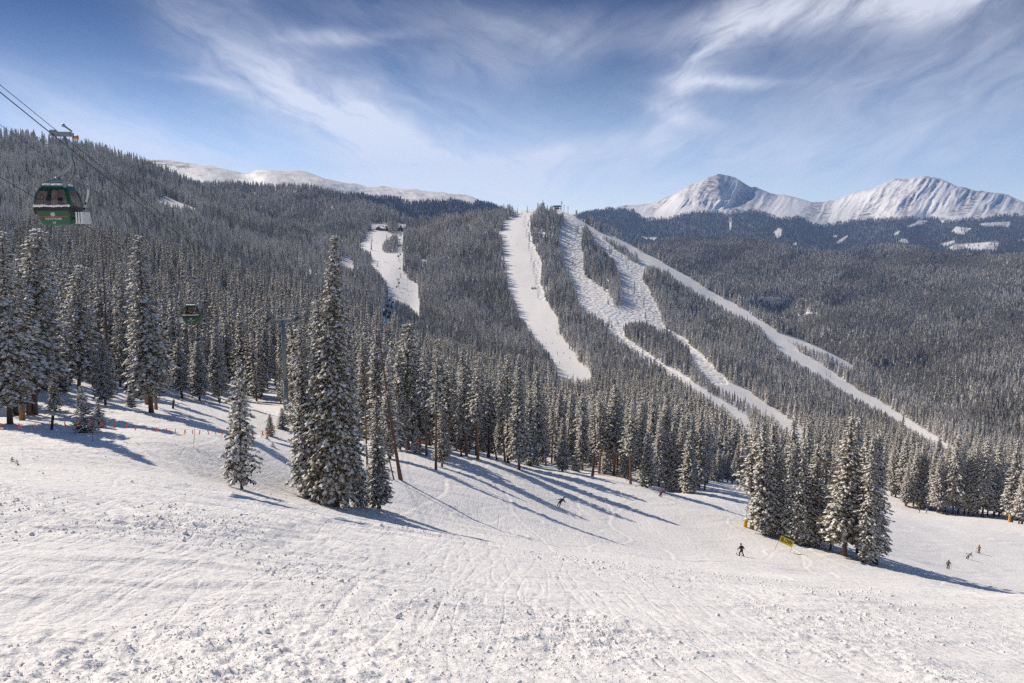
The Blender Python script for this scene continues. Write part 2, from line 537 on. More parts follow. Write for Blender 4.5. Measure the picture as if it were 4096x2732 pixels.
ROAD4 = z6([(420, 1425), (500, 1450), (560, 1480), (700, 1540), (800, 1568), (900, 1620), (1000, 1700), (1000, 1718), (890, 1650), (790, 1590), (690, 1556), (550, 1496), (480, 1470)])
ISLAND_A = z5([(645, 400), (690, 400), (720, 475), (760, 545), (830, 595), (870, 655), (900, 690), (940, 780), (940, 880), (960, 960), (960, 1040), (930, 1045), (880, 1040), (880, 985), (840, 925), (800, 895),
               (740, 855), (690, 815), (650, 745), (650, 680), (668, 630), (645, 610), (645, 500)])
ISLAND_B = z5([(785, 480), (830, 480), (880, 505), (930, 535), (980, 565), (1020, 600), (1070, 615), (1085, 660), (1135, 705), (1080, 705), (1040, 685), (1000, 655), (950, 612), (900, 575), (850, 535), (790, 500)])
RUN0 = z4([(180, 430), (130, 450), (125, 500), (75, 545), (100, 580), (165, 605), (165, 700), (200, 735), (240, 775), (280, 820), (295, 880), (300, 960), (285, 1030), (265, 1080), (255, 1170), (300, 1175), (330, 1065), (345, 1030), (365, 985),
           (440, 1010), (480, 1045), (548, 1115), (540, 930), (530, 870), (460, 810), (417, 770), (420, 560), (420, 425), (375, 425), (370, 460), (300, 455), (300, 425)])
ISLAND_E = z4([(243, 560), (290, 510), (330, 480), (372, 470), (372, 605), (290, 612), (245, 600)])
UP0 = z4([(385, 255), (440, 270), (490, 300), (545, 350), (520, 355), (460, 320), (410, 280)])
SIDE0 = z4([(-80, 650), (0, 640), (30, 700), (35, 730), (-30, 720), (-90, 690)])
CLR_L = [[(620, 800), (670, 790), (720, 808), (790, 838), (808, 848), (770, 858), (700, 845), (640, 828)], [(1150, 1040), (1190, 1058), (1240, 1080), (1300, 1118), (1280, 1128), (1210, 1092), (1150, 1058)],
         [(180, 575), (196, 575), (198, 605), (184, 600)]]
FAR_CLR = [z6([(375, 650), (420, 610), (450, 625), (435, 690), (400, 690)]), z6([(1775, 640), (1810, 600), (1930, 615), (1920, 640), (1850, 670)]), z6([(1420, 605), (1490, 570), (1520, 545), (1590, 555), (1570, 580), (1500, 590), (1440, 610)]),
           z6([(1740, 770), (1800, 740), (1960, 730), (2140, 715), (2150, 740), (2120, 795), (1900, 780), (1780, 790)]), z6([(1320, 660), (1360, 635), (1385, 640), (1340, 675)]),
           z6([(1340, 725), (1390, 695), (1425, 700), (1440, 730)]), z6([(860, 735), (900, 700), (970, 665), (960, 690), (900, 735)]), z6([(1990, 580), (2050, 570), (2240, 560), (2230, 605), (2080, 600), (2020, 595)]),
           z6([(1680, 740), (1800, 705), (1800, 730), (1720, 755)]), z6([(845, 670), (890, 670), (880, 690), (850, 690)]), z6([(530, 735), (560, 725), (560, 745), (535, 750)]), z6([(30, 530), (55, 530), (50, 610), (35, 640)]),
           z5([(1060, 465), (1110, 480), (1150, 490), (1240, 490), (1210, 510), (1140, 500)]), z6([(1680, 540), (1730, 560), (1700, 580)]), z6([(2290, 705), (2344, 695), (2344, 715)])]
WHITE_CLR = []


def interp(poly, u):
    p = np.array(poly)
    return np.interp(u, p[:, 0], p[:, 1])


class Layer:
    def __init__(s, ctrl, lam=.002):
        c = np.array(ctrl, float)
        s.f = tps_fit(c[:, :2] / 700, np.log(c[:, 2]), lam)

    def D(s, u, v):
        u, v = np.broadcast_arrays(np.asarray(u, float), np.asarray(v, float))
        return np.exp(s.f(np.stack([u, v], -1) / 700))

    def grid(s, sky, vbot, u0, u1, du, nr, relief=None, back=((12, -1.5), (40, -9), (120, -45), (320, -150)), rough=0):
        us = np.arange(u0, u1 + du, du)
        vs = interp(sky, us)
        if rough:
            vs = vs + rough * (ridged(us / 17, 0 * us, 601, 3) - .6)
        t = np.linspace(0, 1, nr) ** 1.0
        vb = interp(vbot, us) if not isinstance(vbot, (int, float)) else np.full(len(us), float(vbot))
        s.U = np.repeat(us[:, None], nr, 1)
        s.V = vb[:, None] + (vs - vb)[:, None] * t[None]
        D = s.D(s.U, s.V)
        if relief is not None:
            D = D * (1 + relief(s.U, s.V, D))
        s.P = ray(s.U, s.V) * D[..., None]
        top = s.P[:, -1]
        out = top[:, :2] / np.linalg.norm(top[:, :2], axis=1)[:, None]
        bot = s.P[:, 0]
        bo = bot[:, :2] / np.linalg.norm(bot[:, :2], axis=1)[:, None]
        sk = bot.copy()
        sk[:, :2] -= bo * 18
        sk[:, 2] -= 26
        rows = [sk[:, None], s.P]
        for (h, dz) in back:
            q = top.copy()
            q[:, :2] += out * h
            q[:, 2] += dz
            rows.append(q[:, None])
        A = np.concatenate(rows, 1)
        nu, nv = A.shape[:2]
        i = np.arange(nu * nv).reshape(nu, nv)
        Fc = np.stack([i[:-1, :-1], i[1:, :-1], i[1:, 1:], i[:-1, 1:]], -1).reshape(-1, 4)
        s.shape = (nu, nv)
        return A.reshape(-1, 3), Fc

    def attr(s, fn):
        a = np.zeros(s.shape)
        a[:, 1:s.U.shape[1] + 1] = fn(s.U, s.V)
        a[:, 0] = a[:, 1]
        return a.ravel()

    def sample(s, dens, keep, hgt, rows=None):
        """points scattered evenly over the surface (dens per square metre), kept where keep(u, v, pixel height) holds"""
        P = s.P
        a, b, c, d = P[:-1, :-1], P[1:, :-1], P[1:, 1:], P[:-1, 1:]
        ar = .5 * np.linalg.norm(np.cross(b - a, c - a), axis=-1) + .5 * np.linalg.norm(np.cross(c - a, d - a), axis=-1)
        uc, vc = .5 * (s.U[:-1, :-1] + s.U[1:, 1:]), .5 * (s.V[:-1, :-1] + s.V[1:, 1:])
        ar = ar * ((uc > -260) & (uc < 4360) & (vc < 2150))
        if callable(dens):
            ar = ar * dens(uc, vc)
            tot = ar.sum()
        else:
            tot = ar.sum() * dens
        n = int(tot)
        k = np.searchsorted(np.cumsum(ar.ravel()) / ar.sum(), rng.random(n))
        k = np.minimum(k, ar.size - 1)
        i, j = np.unravel_index(k, ar.shape)
        f, g = rng.random((2, n, 1))
        Q = (a[i, j] * (1 - f) + b[i, j] * f) * (1 - g) + (d[i, j] * (1 - f) + c[i, j] * f) * g
        u, v, D = proj(Q)
        h = hgt * (.42 + .78 * rng.random(n) ** .8)
        ok = keep(u, v, h / D * F)
        h2_ = h * .55
        ok2 = ~ok & keep(u, v, h2_ / D * F)
        h = np.where(ok2, h2_, h)
        ok |= ok2
        return Q[ok], h[ok]


def set_attr(me, name, val):
    a = me.attributes.new(name, 'FLOAT', 'POINT')
    a.data.foreach_set('value', np.asarray(val, np.float32))


main = Layer(MAIN_CTRL)
MB_BOT = [(-500, 1000), (500, 1100), (900, 1350), (1300, 1600), (1500, 1760), (1700, 1830), (2000, 1890), (2400, 1925), (2800, 1970), (3000, 1935), (3200, 1945), (3600, 1985), (4000, 2060), (4400, 2120), (4700, 2150)]


def main_relief(u, v, D):
    return .012 * (fbm(u / 160, v / 90, 5, 3) - .5)


V_, F_ = main.grid(MAIN_SKY, MB_BOT, -300, 4600, 9, 190, main_relief)


def mogul_mask(u, v):
    a = inpoly(u, v, RUN2)
    ridge = (v - 700) * 1.96 < ((u - 2000) * 1.96 - 560) * .62 + 345
    r1 = inpoly(u, v, RUN1) & ((u - 1400) * 1.96 > 1395 + .19 * ((v - 700) * 1.96 - 500)) & (v < 1200)
    return np.where(a & ~ridge, 1.0, 0) + np.where(r1, .8, 0)


def hill_extra(t, b, pos):
    pass


HILL_SNOW = snow_mat('hill_snow', bumps=[('voro', .19, .85, 2.6), ('noise', .25, .5, .6)], attr='mogul')
me = new_mesh('forest_hill', V_, F_, [HILL_SNOW], smooth=True)
set_attr(me, 'mogul', main.attr(mogul_mask))
tag(link('forest_hill', me), 'snow covered hill with groomed and mogul runs across the valley', None, None, 'structure')

left = Layer(L_CTRL)
L_BOT = [(-700, 1660), (0, 1640), (400, 1600), (730, 1610), (1000, 1640), (1200, 1650), (1400, 1690), (1600, 1700), (1800, 1700)]
V_, F_ = left.grid(L_SKY, L_BOT, -700, 1800, 10, 150, lambda u, v, D: .012 * (fbm(u / 160, v / 90, 15, 3) - .5))
tag(link('wooded_hillside', new_mesh('wooded_hillside', V_, F_, [HILL_SNOW], smooth=True)), 'snowy wooded hillside rising on the left', None, None, 'structure')

right = Layer(R_CTRL)


def r_relief(u, v, D):
    return .16 * (fbm(u / 300 + v / 500, v / 130, 25, 3) - .5)


V_, F_ = right.grid(R_SKY, [(2300, 1300), (3000, 1500), (3600, 1800), (4096, 1920), (4700, 1960)], 2300, 4600, 11, 130, r_relief)
tag(link('valley_hills', new_mesh('valley_hills', V_, F_, [HILL_SNOW], smooth=True)), 'rolling wooded hills beyond the valley', None, None, 'structure')


# ------------------------------------------------------------------ far ranges
def far_mat(name):
    def extra(t, b, pos):
        at = t.n('ShaderNodeAttribute', attribute_name='wood').outputs['Fac']
        rk = t.n('ShaderNodeAttribute', attribute_name='rock').outputs['Fac']
        nz = t.noise(pos, .012, 6, .7)
        rock = t.m('MULTIPLY', t.m('MULTIPLY_ADD', nz, 4.5, -1.75, clamp=True), rk, clamp=True)
        c = t.mix(rock, (.90, .885, .86), (.22, .2, .19))
        nz2 = t.noise(pos, .05, 5, .7)
        cw = t.mix(t.m('MULTIPLY_ADD', nz2, 3.2, -1.1, clamp=True), (.045, .055, .05), (.3, .31, .33))
        t.put(b.inputs['Base Color'], t.mix(at, c, cw))
    return snow_mat(name, bumps=[('noise', .02, .5, 14)], extra=extra)


FARM = far_mat('far_mountain_snow')
far = Layer([(2000, 900, 7000), (2383, 843, 8800), (2602, 812, 8900), (2862, 699, 9000), (3000, 747, 9300), (3100, 776, 9900), (3288, 807, 9800), (3500, 750, 9200), (3706, 704, 9000), (3951, 766, 8700), (4300, 840, 8600), (4700, 860, 8600),
             (2400, 870, 7200), (2560, 870, 7400), (2714, 864, 7300), (2867, 850, 7400), (3000, 848, 7600), (3186, 880, 7200), (3300, 905, 7300), (3500, 882, 7500), (3706, 872, 7400), (4000, 870, 7300), (4700, 866, 7200),
             (2700, 780, 8200), (2866, 780, 7900), (2980, 790, 8500), (3120, 840, 8000), (3600, 790, 8300), (3706, 790, 8150), (3900, 820, 7900),
             (2400, 960, 5600), (2700, 960, 5700), (3000, 960, 5600), (3300, 980, 5500), (3600, 960, 5600), (4000, 980, 5200), (4700, 980, 5100),
             (2400, 1060, 4600), (3300, 1060, 4600), (4700, 1060, 4200)], .001)


def far_relief(u, v, D):
    tl = interp(TREELINE_FAR, u)
    s_ = np.clip((tl - v) / 40, 0, 1)
    wu, wv = u + 30 * fbm(u / 90, v / 60, 41, 3), v
    sk = wu + .62 * wv                                     # gullies fall to the lower left
    g = ridged(sk / 62, (wv * .6 - wu * .16) / 150, 31, 4, .52)
    g2 = ridged(sk / 19, (wv * .6 - wu * .16) / 60, 33, 3, .5)
    dz = np.clip((v - interp(FAR_SKY, u)) / 8, .15, 1)
    rel = s_ * dz * (-.030 * (g - .55) - .010 * (g2 - .5))
    # summit rib of the left peak and rounded shoulders of the right one
    rib = np.exp(-(((u - (2868 + .12 * (v - 700))) / 22) ** 2)) * np.clip((830 - v) / 60, 0, 1)
    uc = 2868 + .13 * (v - 700)
    rel = rel * (1 - .6 * np.exp(-((u - uc) / 70) ** 2) * (v < 800)) - .034 * np.exp(-np.abs(u - uc) / 85) * np.clip((850 - v) / 110, 0, 1) * s_
    for (u0_, v0_, k_, a_, w_) in ((3706, 704, -.95, .016, 60), (3579, 712, -1.15, .012, 50), (3855, 750, -.7, .013, 60), (3980, 770, -.6, .011, 55), (3640, 720, -1.0, -.006, 40)):
        rel = rel - a_ * np.exp(-np.abs(u - u0_ - k_ * (v - v0_)) / w_) * np.clip((880 - v) / 90, 0, 1) * s_ * dz
    woods = (1 - s_) * (.035 * (ridged((u + .3 * v) / 190, v / 120, 51, 3) - .5))
    return rel - woods


V_, F_ = far.grid(FAR_SKY, 1090, 1980, 4650, 4, 190, far_relief, back=((200, -120), (600, -420), (1500, -1100)), rough=5)
me = new_mesh('snowy_mountains', V_, F_, [FARM], smooth=True)


def far_wood(u, v):
    e = interp(TREELINE_FAR, u) + 10 * (fbm(u / 12, v / 30, 61, 3) - .5)
    wd = np.clip((v - e) / 4, 0, 1)
    for c in FAR_CLR:
        wd = np.where(inpoly(u, v, c), 0, wd)
    return wd


def far_rock(u, v):
    sk = u + .62 * v + 30 * fbm(u / 90, v / 60, 41, 3)
    r = ridged(sk / 62, (v * .6 - u * .16) / 150, 31, 4, .52)
    k = np.clip((.60 - r) * 6, 0, 1) * 1.0 + np.clip((r - .8) * 5, 0, 1) * .5
    k = k + np.exp(-(((u - 2990) / 90) ** 2) - ((v - 740) / 50) ** 2) * .25 
    dsk = v - interp(FAR_SKY, u)
    k = k + np.where(dsk < 9, .35, 0) + .9 * np.exp(-((u - 2830) / 80) ** 2) * np.clip((fbm(u / 9 + v / 14, v / 16, 611, 3) - .44) * 5, 0, 1) * (dsk < 75) + .7 * np.exp(-((u - 3600) / 90) ** 2) * np.clip((fbm(u / 9 + v / 14, v / 16, 613, 3) - .5) * 5, 0, 1)
    return np.clip(k, 0, 1)


set_attr(me, 'wood', far.attr(far_wood))
set_attr(me, 'rock', far.attr(far_rock))
tag(link('snowy_mountains', me), 'two high snowy peaks with dark forest on their lower slopes', None, None, 'structure')

white = Layer([(300, 610, 5200), (600, 636, 5200), (850, 662, 5000), (982, 695, 4800), (1060, 680, 4600), (1254, 697, 4600), (1450, 742, 5200), (1655, 755, 5600), (1885, 784, 5800), (2080, 850, 6000),
               (600, 700, 3900), (850, 712, 3700), (1060, 715, 3500), (1254, 740, 3500), (1450, 790, 4200), (1655, 820, 4400), (1885, 824, 4900), (2080, 890, 5000),
               (600, 800, 2900), (1060, 800, 2800), (1450, 850, 3200), (1655, 900, 3300), (2080, 950, 3500)], .001)


def white_relief(u, v, D):
    k = np.clip((v - interp(WHITE_SKY, u)) / 12, .05, 1)
    return k * (-.034 * (ridged((u - .5 * v) / 120, v / 60, 71, 3) - .5) - .017 * (ridged((u - .8 * v) / 26, v / 22, 75, 3) - .5))


V_, F_ = white.grid(WHITE_SKY, [(300, 800), (1300, 850), (1600, 930), (2200, 960)], 300, 2200, 5, 90, white_relief, back=((200, -40), (600, -190), (1500, -700)), rough=2)
me = new_mesh('white_ridge', V_, F_, [FARM], smooth=True)


def white_wood(u, v):
    e = interp(TREELINE_WHITE, u) + 12 * (fbm(u / 9, v / 30, 81, 3) - .5)
    return np.clip((v - e) / 4, 0, 1)


set_attr(me, 'wood', white.attr(white_wood))
set_attr(me, 'rock', white.attr(lambda u, v: .9 * np.clip(2.0 * (fbm(u / 40, v / 9, 91, 3) - .42), 0, 1) + np.where((u < 760) & (v - interp(WHITE_SKY, u) < 24) & (v - interp(WHITE_SKY, u) > 2), .8, 0)))
tag(link('white_ridge', me), 'long treeless snow ridge behind the wooded hills', None, None, 'structure')

# ------------------------------------------------------------------ the air: pale haze box round the whole scene
hz = MB()
hz.box((1500, 5200, 150), (22000, 14000, 1500))
HAZE = bpy.data.materials.new('haze')
HAZE.use_nodes = True
_hn = HAZE.node_tree
_hn.nodes.remove(_hn.nodes['Principled BSDF'])
_pv = _hn.nodes.new('ShaderNodeVolumePrincipled')
_pv.inputs['Color'].default_value = (.30, .52, 1.0, 1)
_pv.inputs['Density'].default_value = 4.2e-5
_hn.links.new(_pv.outputs[0], _hn.nodes['Material Output'].inputs['Volume'])
tag(hz.build('haze', HAZE), 'thin blue mountain air', None, None, 'stuff')
print('ZMAX', max(o.matrix_world.translation.z + max((c[2] for c in o.bound_box)) for o in COL.objects if o.type == 'MESH' and o.name != 'haze'), min(min((c[2] for c in o.bound_box)) for o in COL.objects if o.type == 'MESH' and o.name != 'haze'))

# ------------------------------------------------------------------ near slope
NEAR_CTRL = [(-600, 2732, 9), (0, 2732, 9), (1000, 2732, 8.6), (2048, 2732, 9), (3000, 2732, 11), (4096, 2732, 14.5), (4700, 2732, 17),
             (0, 2250, 13.5), (-500, 2100, 17), (1200, 2300, 16.5), (0, 2000, 22), (600, 2100, 22), (0, 1840, 42), (500, 1900, 42), (2000, 2400, 19.5), (2000, 2200, 42), (3000, 2500, 18), (3700, 2500, 24),
             (4096, 2390, 58), (4600, 2450, 48),
             (968, 1965, 60), (1347, 2030, 66), (1236, 1988, 68), (1515, 2026, 71), (1603, 1926, 88), (1744, 1870, 106), (1990, 1837, 138), (2075, 1872, 141),
             (2368, 1902, 149), (2588, 1948, 150), (2757, 1969, 158), (2827, 1955, 175), (2908, 1929, 225), (2235, 2028, 113), (2642, 1985, 158), (2965, 2225, 103),
             (3009, 2113, 124), (3163, 2165, 119), (3378, 2220, 112), (3490, 2252, 111), (3790, 2275, 140), (3918, 2212, 165), (3705, 2050, 262), (3566, 1985, 285), (3300, 2010, 255),
             (4096, 2098, 232), (4600, 2180, 210), (17, 1681, 72), (-500, 1690, 66), (138, 1658, 75), (321, 1606, 99), (344, 1727, 66), (367, 1752, 62), (205, 1690, 79), (608, 1652, 89), (775, 1770, 66),
             (695, 1620, 126), (732, 1592, 141), (878, 1612, 157), (1147, 1672, 150), (445, 1600, 122), (1830, 2150, 60), (1100, 1780, 108), (1680, 2080, 74)]
_nc = np.array(NEAR_CTRL, float)
_np = ray(_nc[:, 0], _nc[:, 1]) * _nc[:, 2:3]
_bu = np.array([1300, 1600, 1900, 2200, 2500, 2800, 3100, 3400, 3700, 4000, 4300], float)
_bv = interp(MB_BOT, _bu) - 150
_bp = ray(_bu, _bv) * main.D(_bu, _bv)[:, None] - [0, 0, 6]
_lu = np.array([-600, -200, 200, 600, 1000], float)
_lp = ray(_lu, np.full(5, 1420.)) * left.D(_lu, np.full(5, 1420.))[:, None] - [0, 0, 6]
_np = np.concatenate([_np, [[0, 0, -2.0], [-6, 1, -2.0], [8, 1, -2.7], [-20, 5, -3.4], [24, 5, -6]], _bp, _lp])
_nt = tps_fit(_np[:, :2] / 40, _np[:, 2], .012)


def near_disp(x, y):
    r = np.hypot(x, y)
    f = np.clip((r - 3) / 12, .25, 1)
    wx, wy = x + 5 * (fbm(x / 13, y / 13, 101, 3) - .5), y + 5 * (fbm(x / 13, y / 13, 111, 3) - .5)
    a = .85 * (fbm(x / 13, y / 17, 121, 3) - .5) * f
    c, s_ = math.cos(.55), math.sin(.55)
    p, q = wx * c + wy * s_, -wx * s_ + wy * c              # tracks sweep across the slope in arcs
    t1 = ridged(q / 1.5, p / 16, 131, 3) - .5
    c2, s2 = math.cos(-.5), math.sin(-.5)
    p2, q2 = wx * c2 + wy * s2, -wx * s2 + wy * c2
    t2 = ridged(q2 / 1.1, p2 / 19, 135, 3) - .5
    amp = .10 + .20 * np.clip((fbm(x / 9, y / 9, 141, 2) - .35) * 2.5, 0, 1)
    a = a + amp * (t1 + .7 * t2) * np.clip(r / 14, .15, 1)
    patch = np.clip((fbm(wx / 4.0, wy / 6.5, 151, 3) - .42) * 4.0, 0, 1) * np.clip(1.25 - r / 75, 0, 1)
    ch = np.clip(fbm(x / .3, y / .3, 161, 4, .62) - .40, 0, 1)
    a = a + patch * (.22 * ch * np.clip(1.25 - r / 40, .12, 1) + .07 * np.clip(1.2 - r / 60, .3, 1) * fbm(x / 1.1, y / 1.1, 167, 2))
    rnd = random.Random(99)
    for k in range(70):                                     # carved turns left by skiers
        g_ = rnd.uniform(-.5, 1.0)
        cg, sg_ = math.cos(g_), math.sin(g_)
        pp, qq = x * sg_ + y * cg, x * cg - y * sg_
        q0 = rnd.uniform(-70, 110)
        A, lam, ph = rnd.uniform(.6, 3.4), rnd.uniform(16, 48), rnd.uniform(0, 6.28)
        p0 = rnd.uniform(0, 120)
        d = qq - (q0 + A * np.sin(pp * 6.2832 / lam + ph))
        m = np.clip((pp - p0) / 6, 0, 1) * np.clip((p0 + rnd.uniform(60, 150) - pp) / 8, 0, 1)
        w_ = rnd.uniform(.07, .15) * np.clip(r / 45, .6, 2.0)
        m = m * np.clip((r - 16) / 14, 0, 1)
        a = a + m * (-.5 * np.exp(-(d / w_) ** 2) + .42 * np.exp(-((d - 1.9 * w_) / w_) ** 2)) * w_ * .3
    g = np.clip(1 - r / 40, 0, 1)
    a = a + g * .05 * (fbm(x / .16, y / .16, 171, 3) - .5) * (.35 + patch)
    return a


def g_base(x, y):
    return _nt(np.stack(np.broadcast_arrays(np.asarray(x, float), np.asarray(y, float)), -1) / 40)


def gz(x, y):
    """height of the near snow"""
    return g_base(x, y) + near_disp(np.asarray(x, float), np.asarray(y, float))


def hit(u, v, d0=4.0, d1=320.0):
    """where the line of sight through photo pixel (u, v) meets the near snow"""
    r_ = ray(u, v)
    d = np.geomspace(d0, d1, 500)
    P = r_[None] * d[:, None]
    below = P[:, 2] < g_base(P[:, 0], P[:, 1])
    k = int(np.argmax(below)) if below.any() else len(d) - 1
    lo, hi = d[max(k - 1, 0)], d[k]
    for _ in range(18):
        m_ = .5 * (lo + hi)
        p = r_ * m_
        if p[2] < g_base(p[0], p[1]):
            hi = m_
        else:
            lo = m_
    p = r_ * hi
    return Vector((p[0], p[1], float(gz(p[0], p[1])))), hi


th = np.radians(np.arange(-56, 56.01, .1))
rr = np.concatenate([np.linspace(.8, 4.4, 14), np.geomspace(4.5, 430, 940)])
X, Y = np.sin(th)[:, None] * rr[None], np.cos(th)[:, None] * rr[None]
Z = g_base(X, Y)
edge = np.clip((rr - 395) / 30, 0, 1) * 12
Z = Z + near_disp(X, Y) - edge[None]
i = np.arange(X.size).reshape(X.shape)
Fc = np.stack([i[:-1, :-1], i[:-1, 1:], i[1:, 1:], i[1:, :-1]], -1).reshape(-1, 4)
me = new_mesh('snow_slope', np.stack([X, Y, Z], -1).reshape(-1, 3), Fc[:, ::-1], [SNOW], smooth=True)
print('DISP', near_disp(X, Y).std(), near_disp(X,Y)[:, 300:500].std(axis=1)[:5])
tag(link('snow_slope', me), 'tracked up snow slope falling away from the camera', None, None, 'structure')

# lumps of broken snow
ICO = []
_b = bmesh.new()
bmesh.ops.create_icosphere(_b, subdivisions=1, radius=1)
IV = np.array([v.co[:] for v in _b.verts])
IF = np.array([[v.index for v in f.verts] for f in _b.faces])
_b.free()
n = 170000
a_, r_ = rng.uniform(-.72, .72, n), 4.5 * (60 / 4.5) ** rng.random(n)
cx, cy = np.sin(a_) * r_, np.cos(a_) * r_
dn = np.clip((fbm(cx / 4.0, cy / 6.5, 151, 3) - .43) * 4.5, .004, 1) * np.clip((fbm(cx / 11, cy / 11, 181, 2) - .3) * 3, .1, 1)
k = rng.random(n) < dn * np.clip(1.3 - r_ / 60, .1, 1) * .8
cx, cy, r_ = cx[k], cy[k], r_[k]
n = len(cx)
sz = .007 + .012 * rng.random(n) ** 2 + .045 * rng.random(n) ** 18
sz *= .78 * np.clip(r_ / 12, .7, 1.6)
V = IV[None] * (1 + .35 * rng.uniform(-1, 1, (n, len(IV), 1))) * sz[:, None, None] * rng.uniform(.7, 1.3, (n, 1, 3))
V += np.stack([cx, cy, gz(cx, cy) + sz * rng.uniform(-.2, .35, n)], -1)[:, None]
Fc = (IF[None] + (np.arange(n) * len(IV))[:, None, None]).reshape(-1, 3)
me = new_mesh('snow_chunks', V.reshape(-1, 3), Fc, [SNOW], smooth=True)
tag(link('snow_chunks', me), 'crumbled lumps of snow scattered over the near slope', 'snow chunks', None, 'stuff')

# ------------------------------------------------------------------ trees
BARK = mat('bark', (.115, .07, .045), .85, vary=.45, vscale=9)
BARKO = mat('bark_orange', (.24, .125, .06), .85, vary=.35, vscale=7)
DEADW = mat('dead_wood', (.13, .07, .05), .9, vary=.4, vscale=6)
FROSTN = mat('frosted_needles', (.43, .385, .29), .8, vary=.35, vscale=2.5)
NEEDLE = mat('needles', (.088, .080, .045), .7, vary=.5, vscale=1.5)
NEEDLE2 = mat('needles_olive', (.14, .108, .056), .7, vary=.45, vscale=1.5)


def trunk_mb(H, r0, rnd, top=.97, n=8, bend=.012):
    b = MB()
    pts, rad = [], []
    bx_, by_ = rnd.uniform(-bend, bend) * H, rnd.uniform(-bend, bend) * H
    for k in range(9):
        t = k / 8
        pts.append((bx_ * math.sin(t * 3.1), by_ * math.sin(t * 2.6), -.5 + (H * top + .5) * t))
        rad.append(max(.02, r0 * (1 - .93 * t) * (1.25 if k == 0 else 1)))
    b.tube(pts, rad, n)
    return b, lambda z: (bx_ * math.sin(max(0, min(1, z / H)) * 3.1), by_ * math.sin(max(0, min(1, z / H)) * 2.6))


def conifer_mesh(name, seed, H, Rb, clear, power, tuft, psnow, step, mats, spikes=3, gap=.12, droop=.25, ring=6, per=8, longb=1.0):
    """crown of whorled drooping branches, each a row of snow-topped tufts of needles"""
    rnd = random.Random(seed)
    tb, axis = trunk_mb(H, .0105 * H + .03, rnd)
    V, Fc, M = [], [], []

    def clump(c, rx, ry, s, hgt, snow, dr):
        b = len(V)
        V.append((c[0] + rnd.uniform(-.1, .1) * s, c[1] + rnd.uniform(-.1, .1) * s, c[2] + hgt * rnd.uniform(.7, 1.2)))
        for k in range(ring):
            a = 6.2832 * k / ring + rnd.uniform(-.3, .3)
            l, q = s * math.cos(a) * rnd.uniform(.7, 1.35), s * .72 * math.sin(a) * rnd.uniform(.7, 1.3)
            V.append((c[0] + rx * l - ry * q, c[1] + ry * l + rx * q, c[2] - dr * max(0, l) - rnd.uniform(0, .35) * hgt))
        V.append((c[0] - rx * s * .2, c[1] - ry * s * .2, c[2] - hgt * rnd.uniform(.5, 1.1)))
        for k in range(ring):
            p, q = b + 1 + k, b + 1 + (k + 1) % ring
            Fc.append((b, p, q))
            M.append((1 if rnd.random() < .72 else 2) if rnd.random() < snow else (2 if rnd.random() < .18 else 0))
            Fc.append((b + ring + 1, q, p))
            M.append(2 if rnd.random() < .22 else 0)
        for k in range(spikes):
            e = rnd.randrange(ring)
            p, q = b + 1 + e, b + 1 + (e + 1) % ring
            P, Q = Vector(V[p]), Vector(V[q])
            mid = (P + Q) / 2
            o = Vector((mid.x - c[0], mid.y - c[1], 0))
            tip = mid + o * rnd.uniform(.35, .9) + Vector((rnd.uniform(-.1, .1) * s, rnd.uniform(-.1, .1) * s, -rnd.uniform(.1, .7) * s))
            V.append(tuple(tip))
            Fc.append((p, len(V) - 1, q))
            M.append(2 if rnd.random() < snow * .6 else 0)

    z = clear * H
    while z < H * .985:
        t = (z - clear * H) / (H * (1 - clear))
        Rz = Rb * ((1 - t) ** power) * min(1, .5 + 4.5 * t) + .12
        nb = max(3, int(per * (.55 + .45 * min(1, Rz / Rb)) + rnd.random()))
        a0 = rnd.uniform(0, 6.28)
        ax, ay = axis(z)
        for k in range(nb):
            if rnd.random() < gap:
                continue
            a = a0 + 6.2832 * k / nb + rnd.uniform(-.35, .35)
            L = Rz * rnd.uniform(.55, 1.12) * (1.25 if rnd.random() < .1 * longb else 1)
            cx_, sx2 = math.cos(a), math.sin(a)
            zz = z + rnd.uniform(-.5, .5) * step
            m = max(1, int(L / (tuft * .95) + .5))
            up = .25 * t - .05
            for j in range(m):
                f = (j + .75) / m if m > 1 else .8
                if f < .35 and rnd.random() < .35:
                    continue
                rr_ = L * f
                lat = rnd.uniform(-.35, .35) * L * .45
                drp = up * rr_ - droop * rr_ * f
                c = (ax + cx_ * rr_ - sx2 * lat, ay + sx2 * rr_ + cx_ * lat, zz + drp)
                laden = rnd.random() < psnow * (.6 + .5 * f)
                s = tuft * rnd.uniform(.75, 1.2) * (1.0 - .45 * t) * (1.22 if laden else .85)
                clump(c, cx_, sx2, s, s * rnd.uniform(.34, .55), .96 if laden else .14, .35)
        z += step * rnd.uniform(.75, 1.25) * (1 - .35 * t)
    ax, ay = axis(H * .96)
    for q in range(3):
        clump((ax, ay, H * (.955 + .015 * q)), 1, 0, tuft * (.45 - .1 * q), tuft * .5, psnow * .8, .2)
    return tb, new_mesh(name, V, Fc, mats, M)


class Proto:
    pass


def proto(seed, H, Rb, clear, power, tuft=.25, psnow=.66, step=.27, bark=None, olive=False, **kw):
    p = Proto()
    p.H, p.R = H, Rb
    tb, p.crown = conifer_mesh('crown', seed, H, Rb, clear, power, tuft, psnow, step, [NEEDLE2 if olive else NEEDLE, SNOWCAP, FROSTN], **kw)
    p.trunk = new_mesh('trunk', tb.v, tb.f, [bark or BARK], smooth=True)
    return p


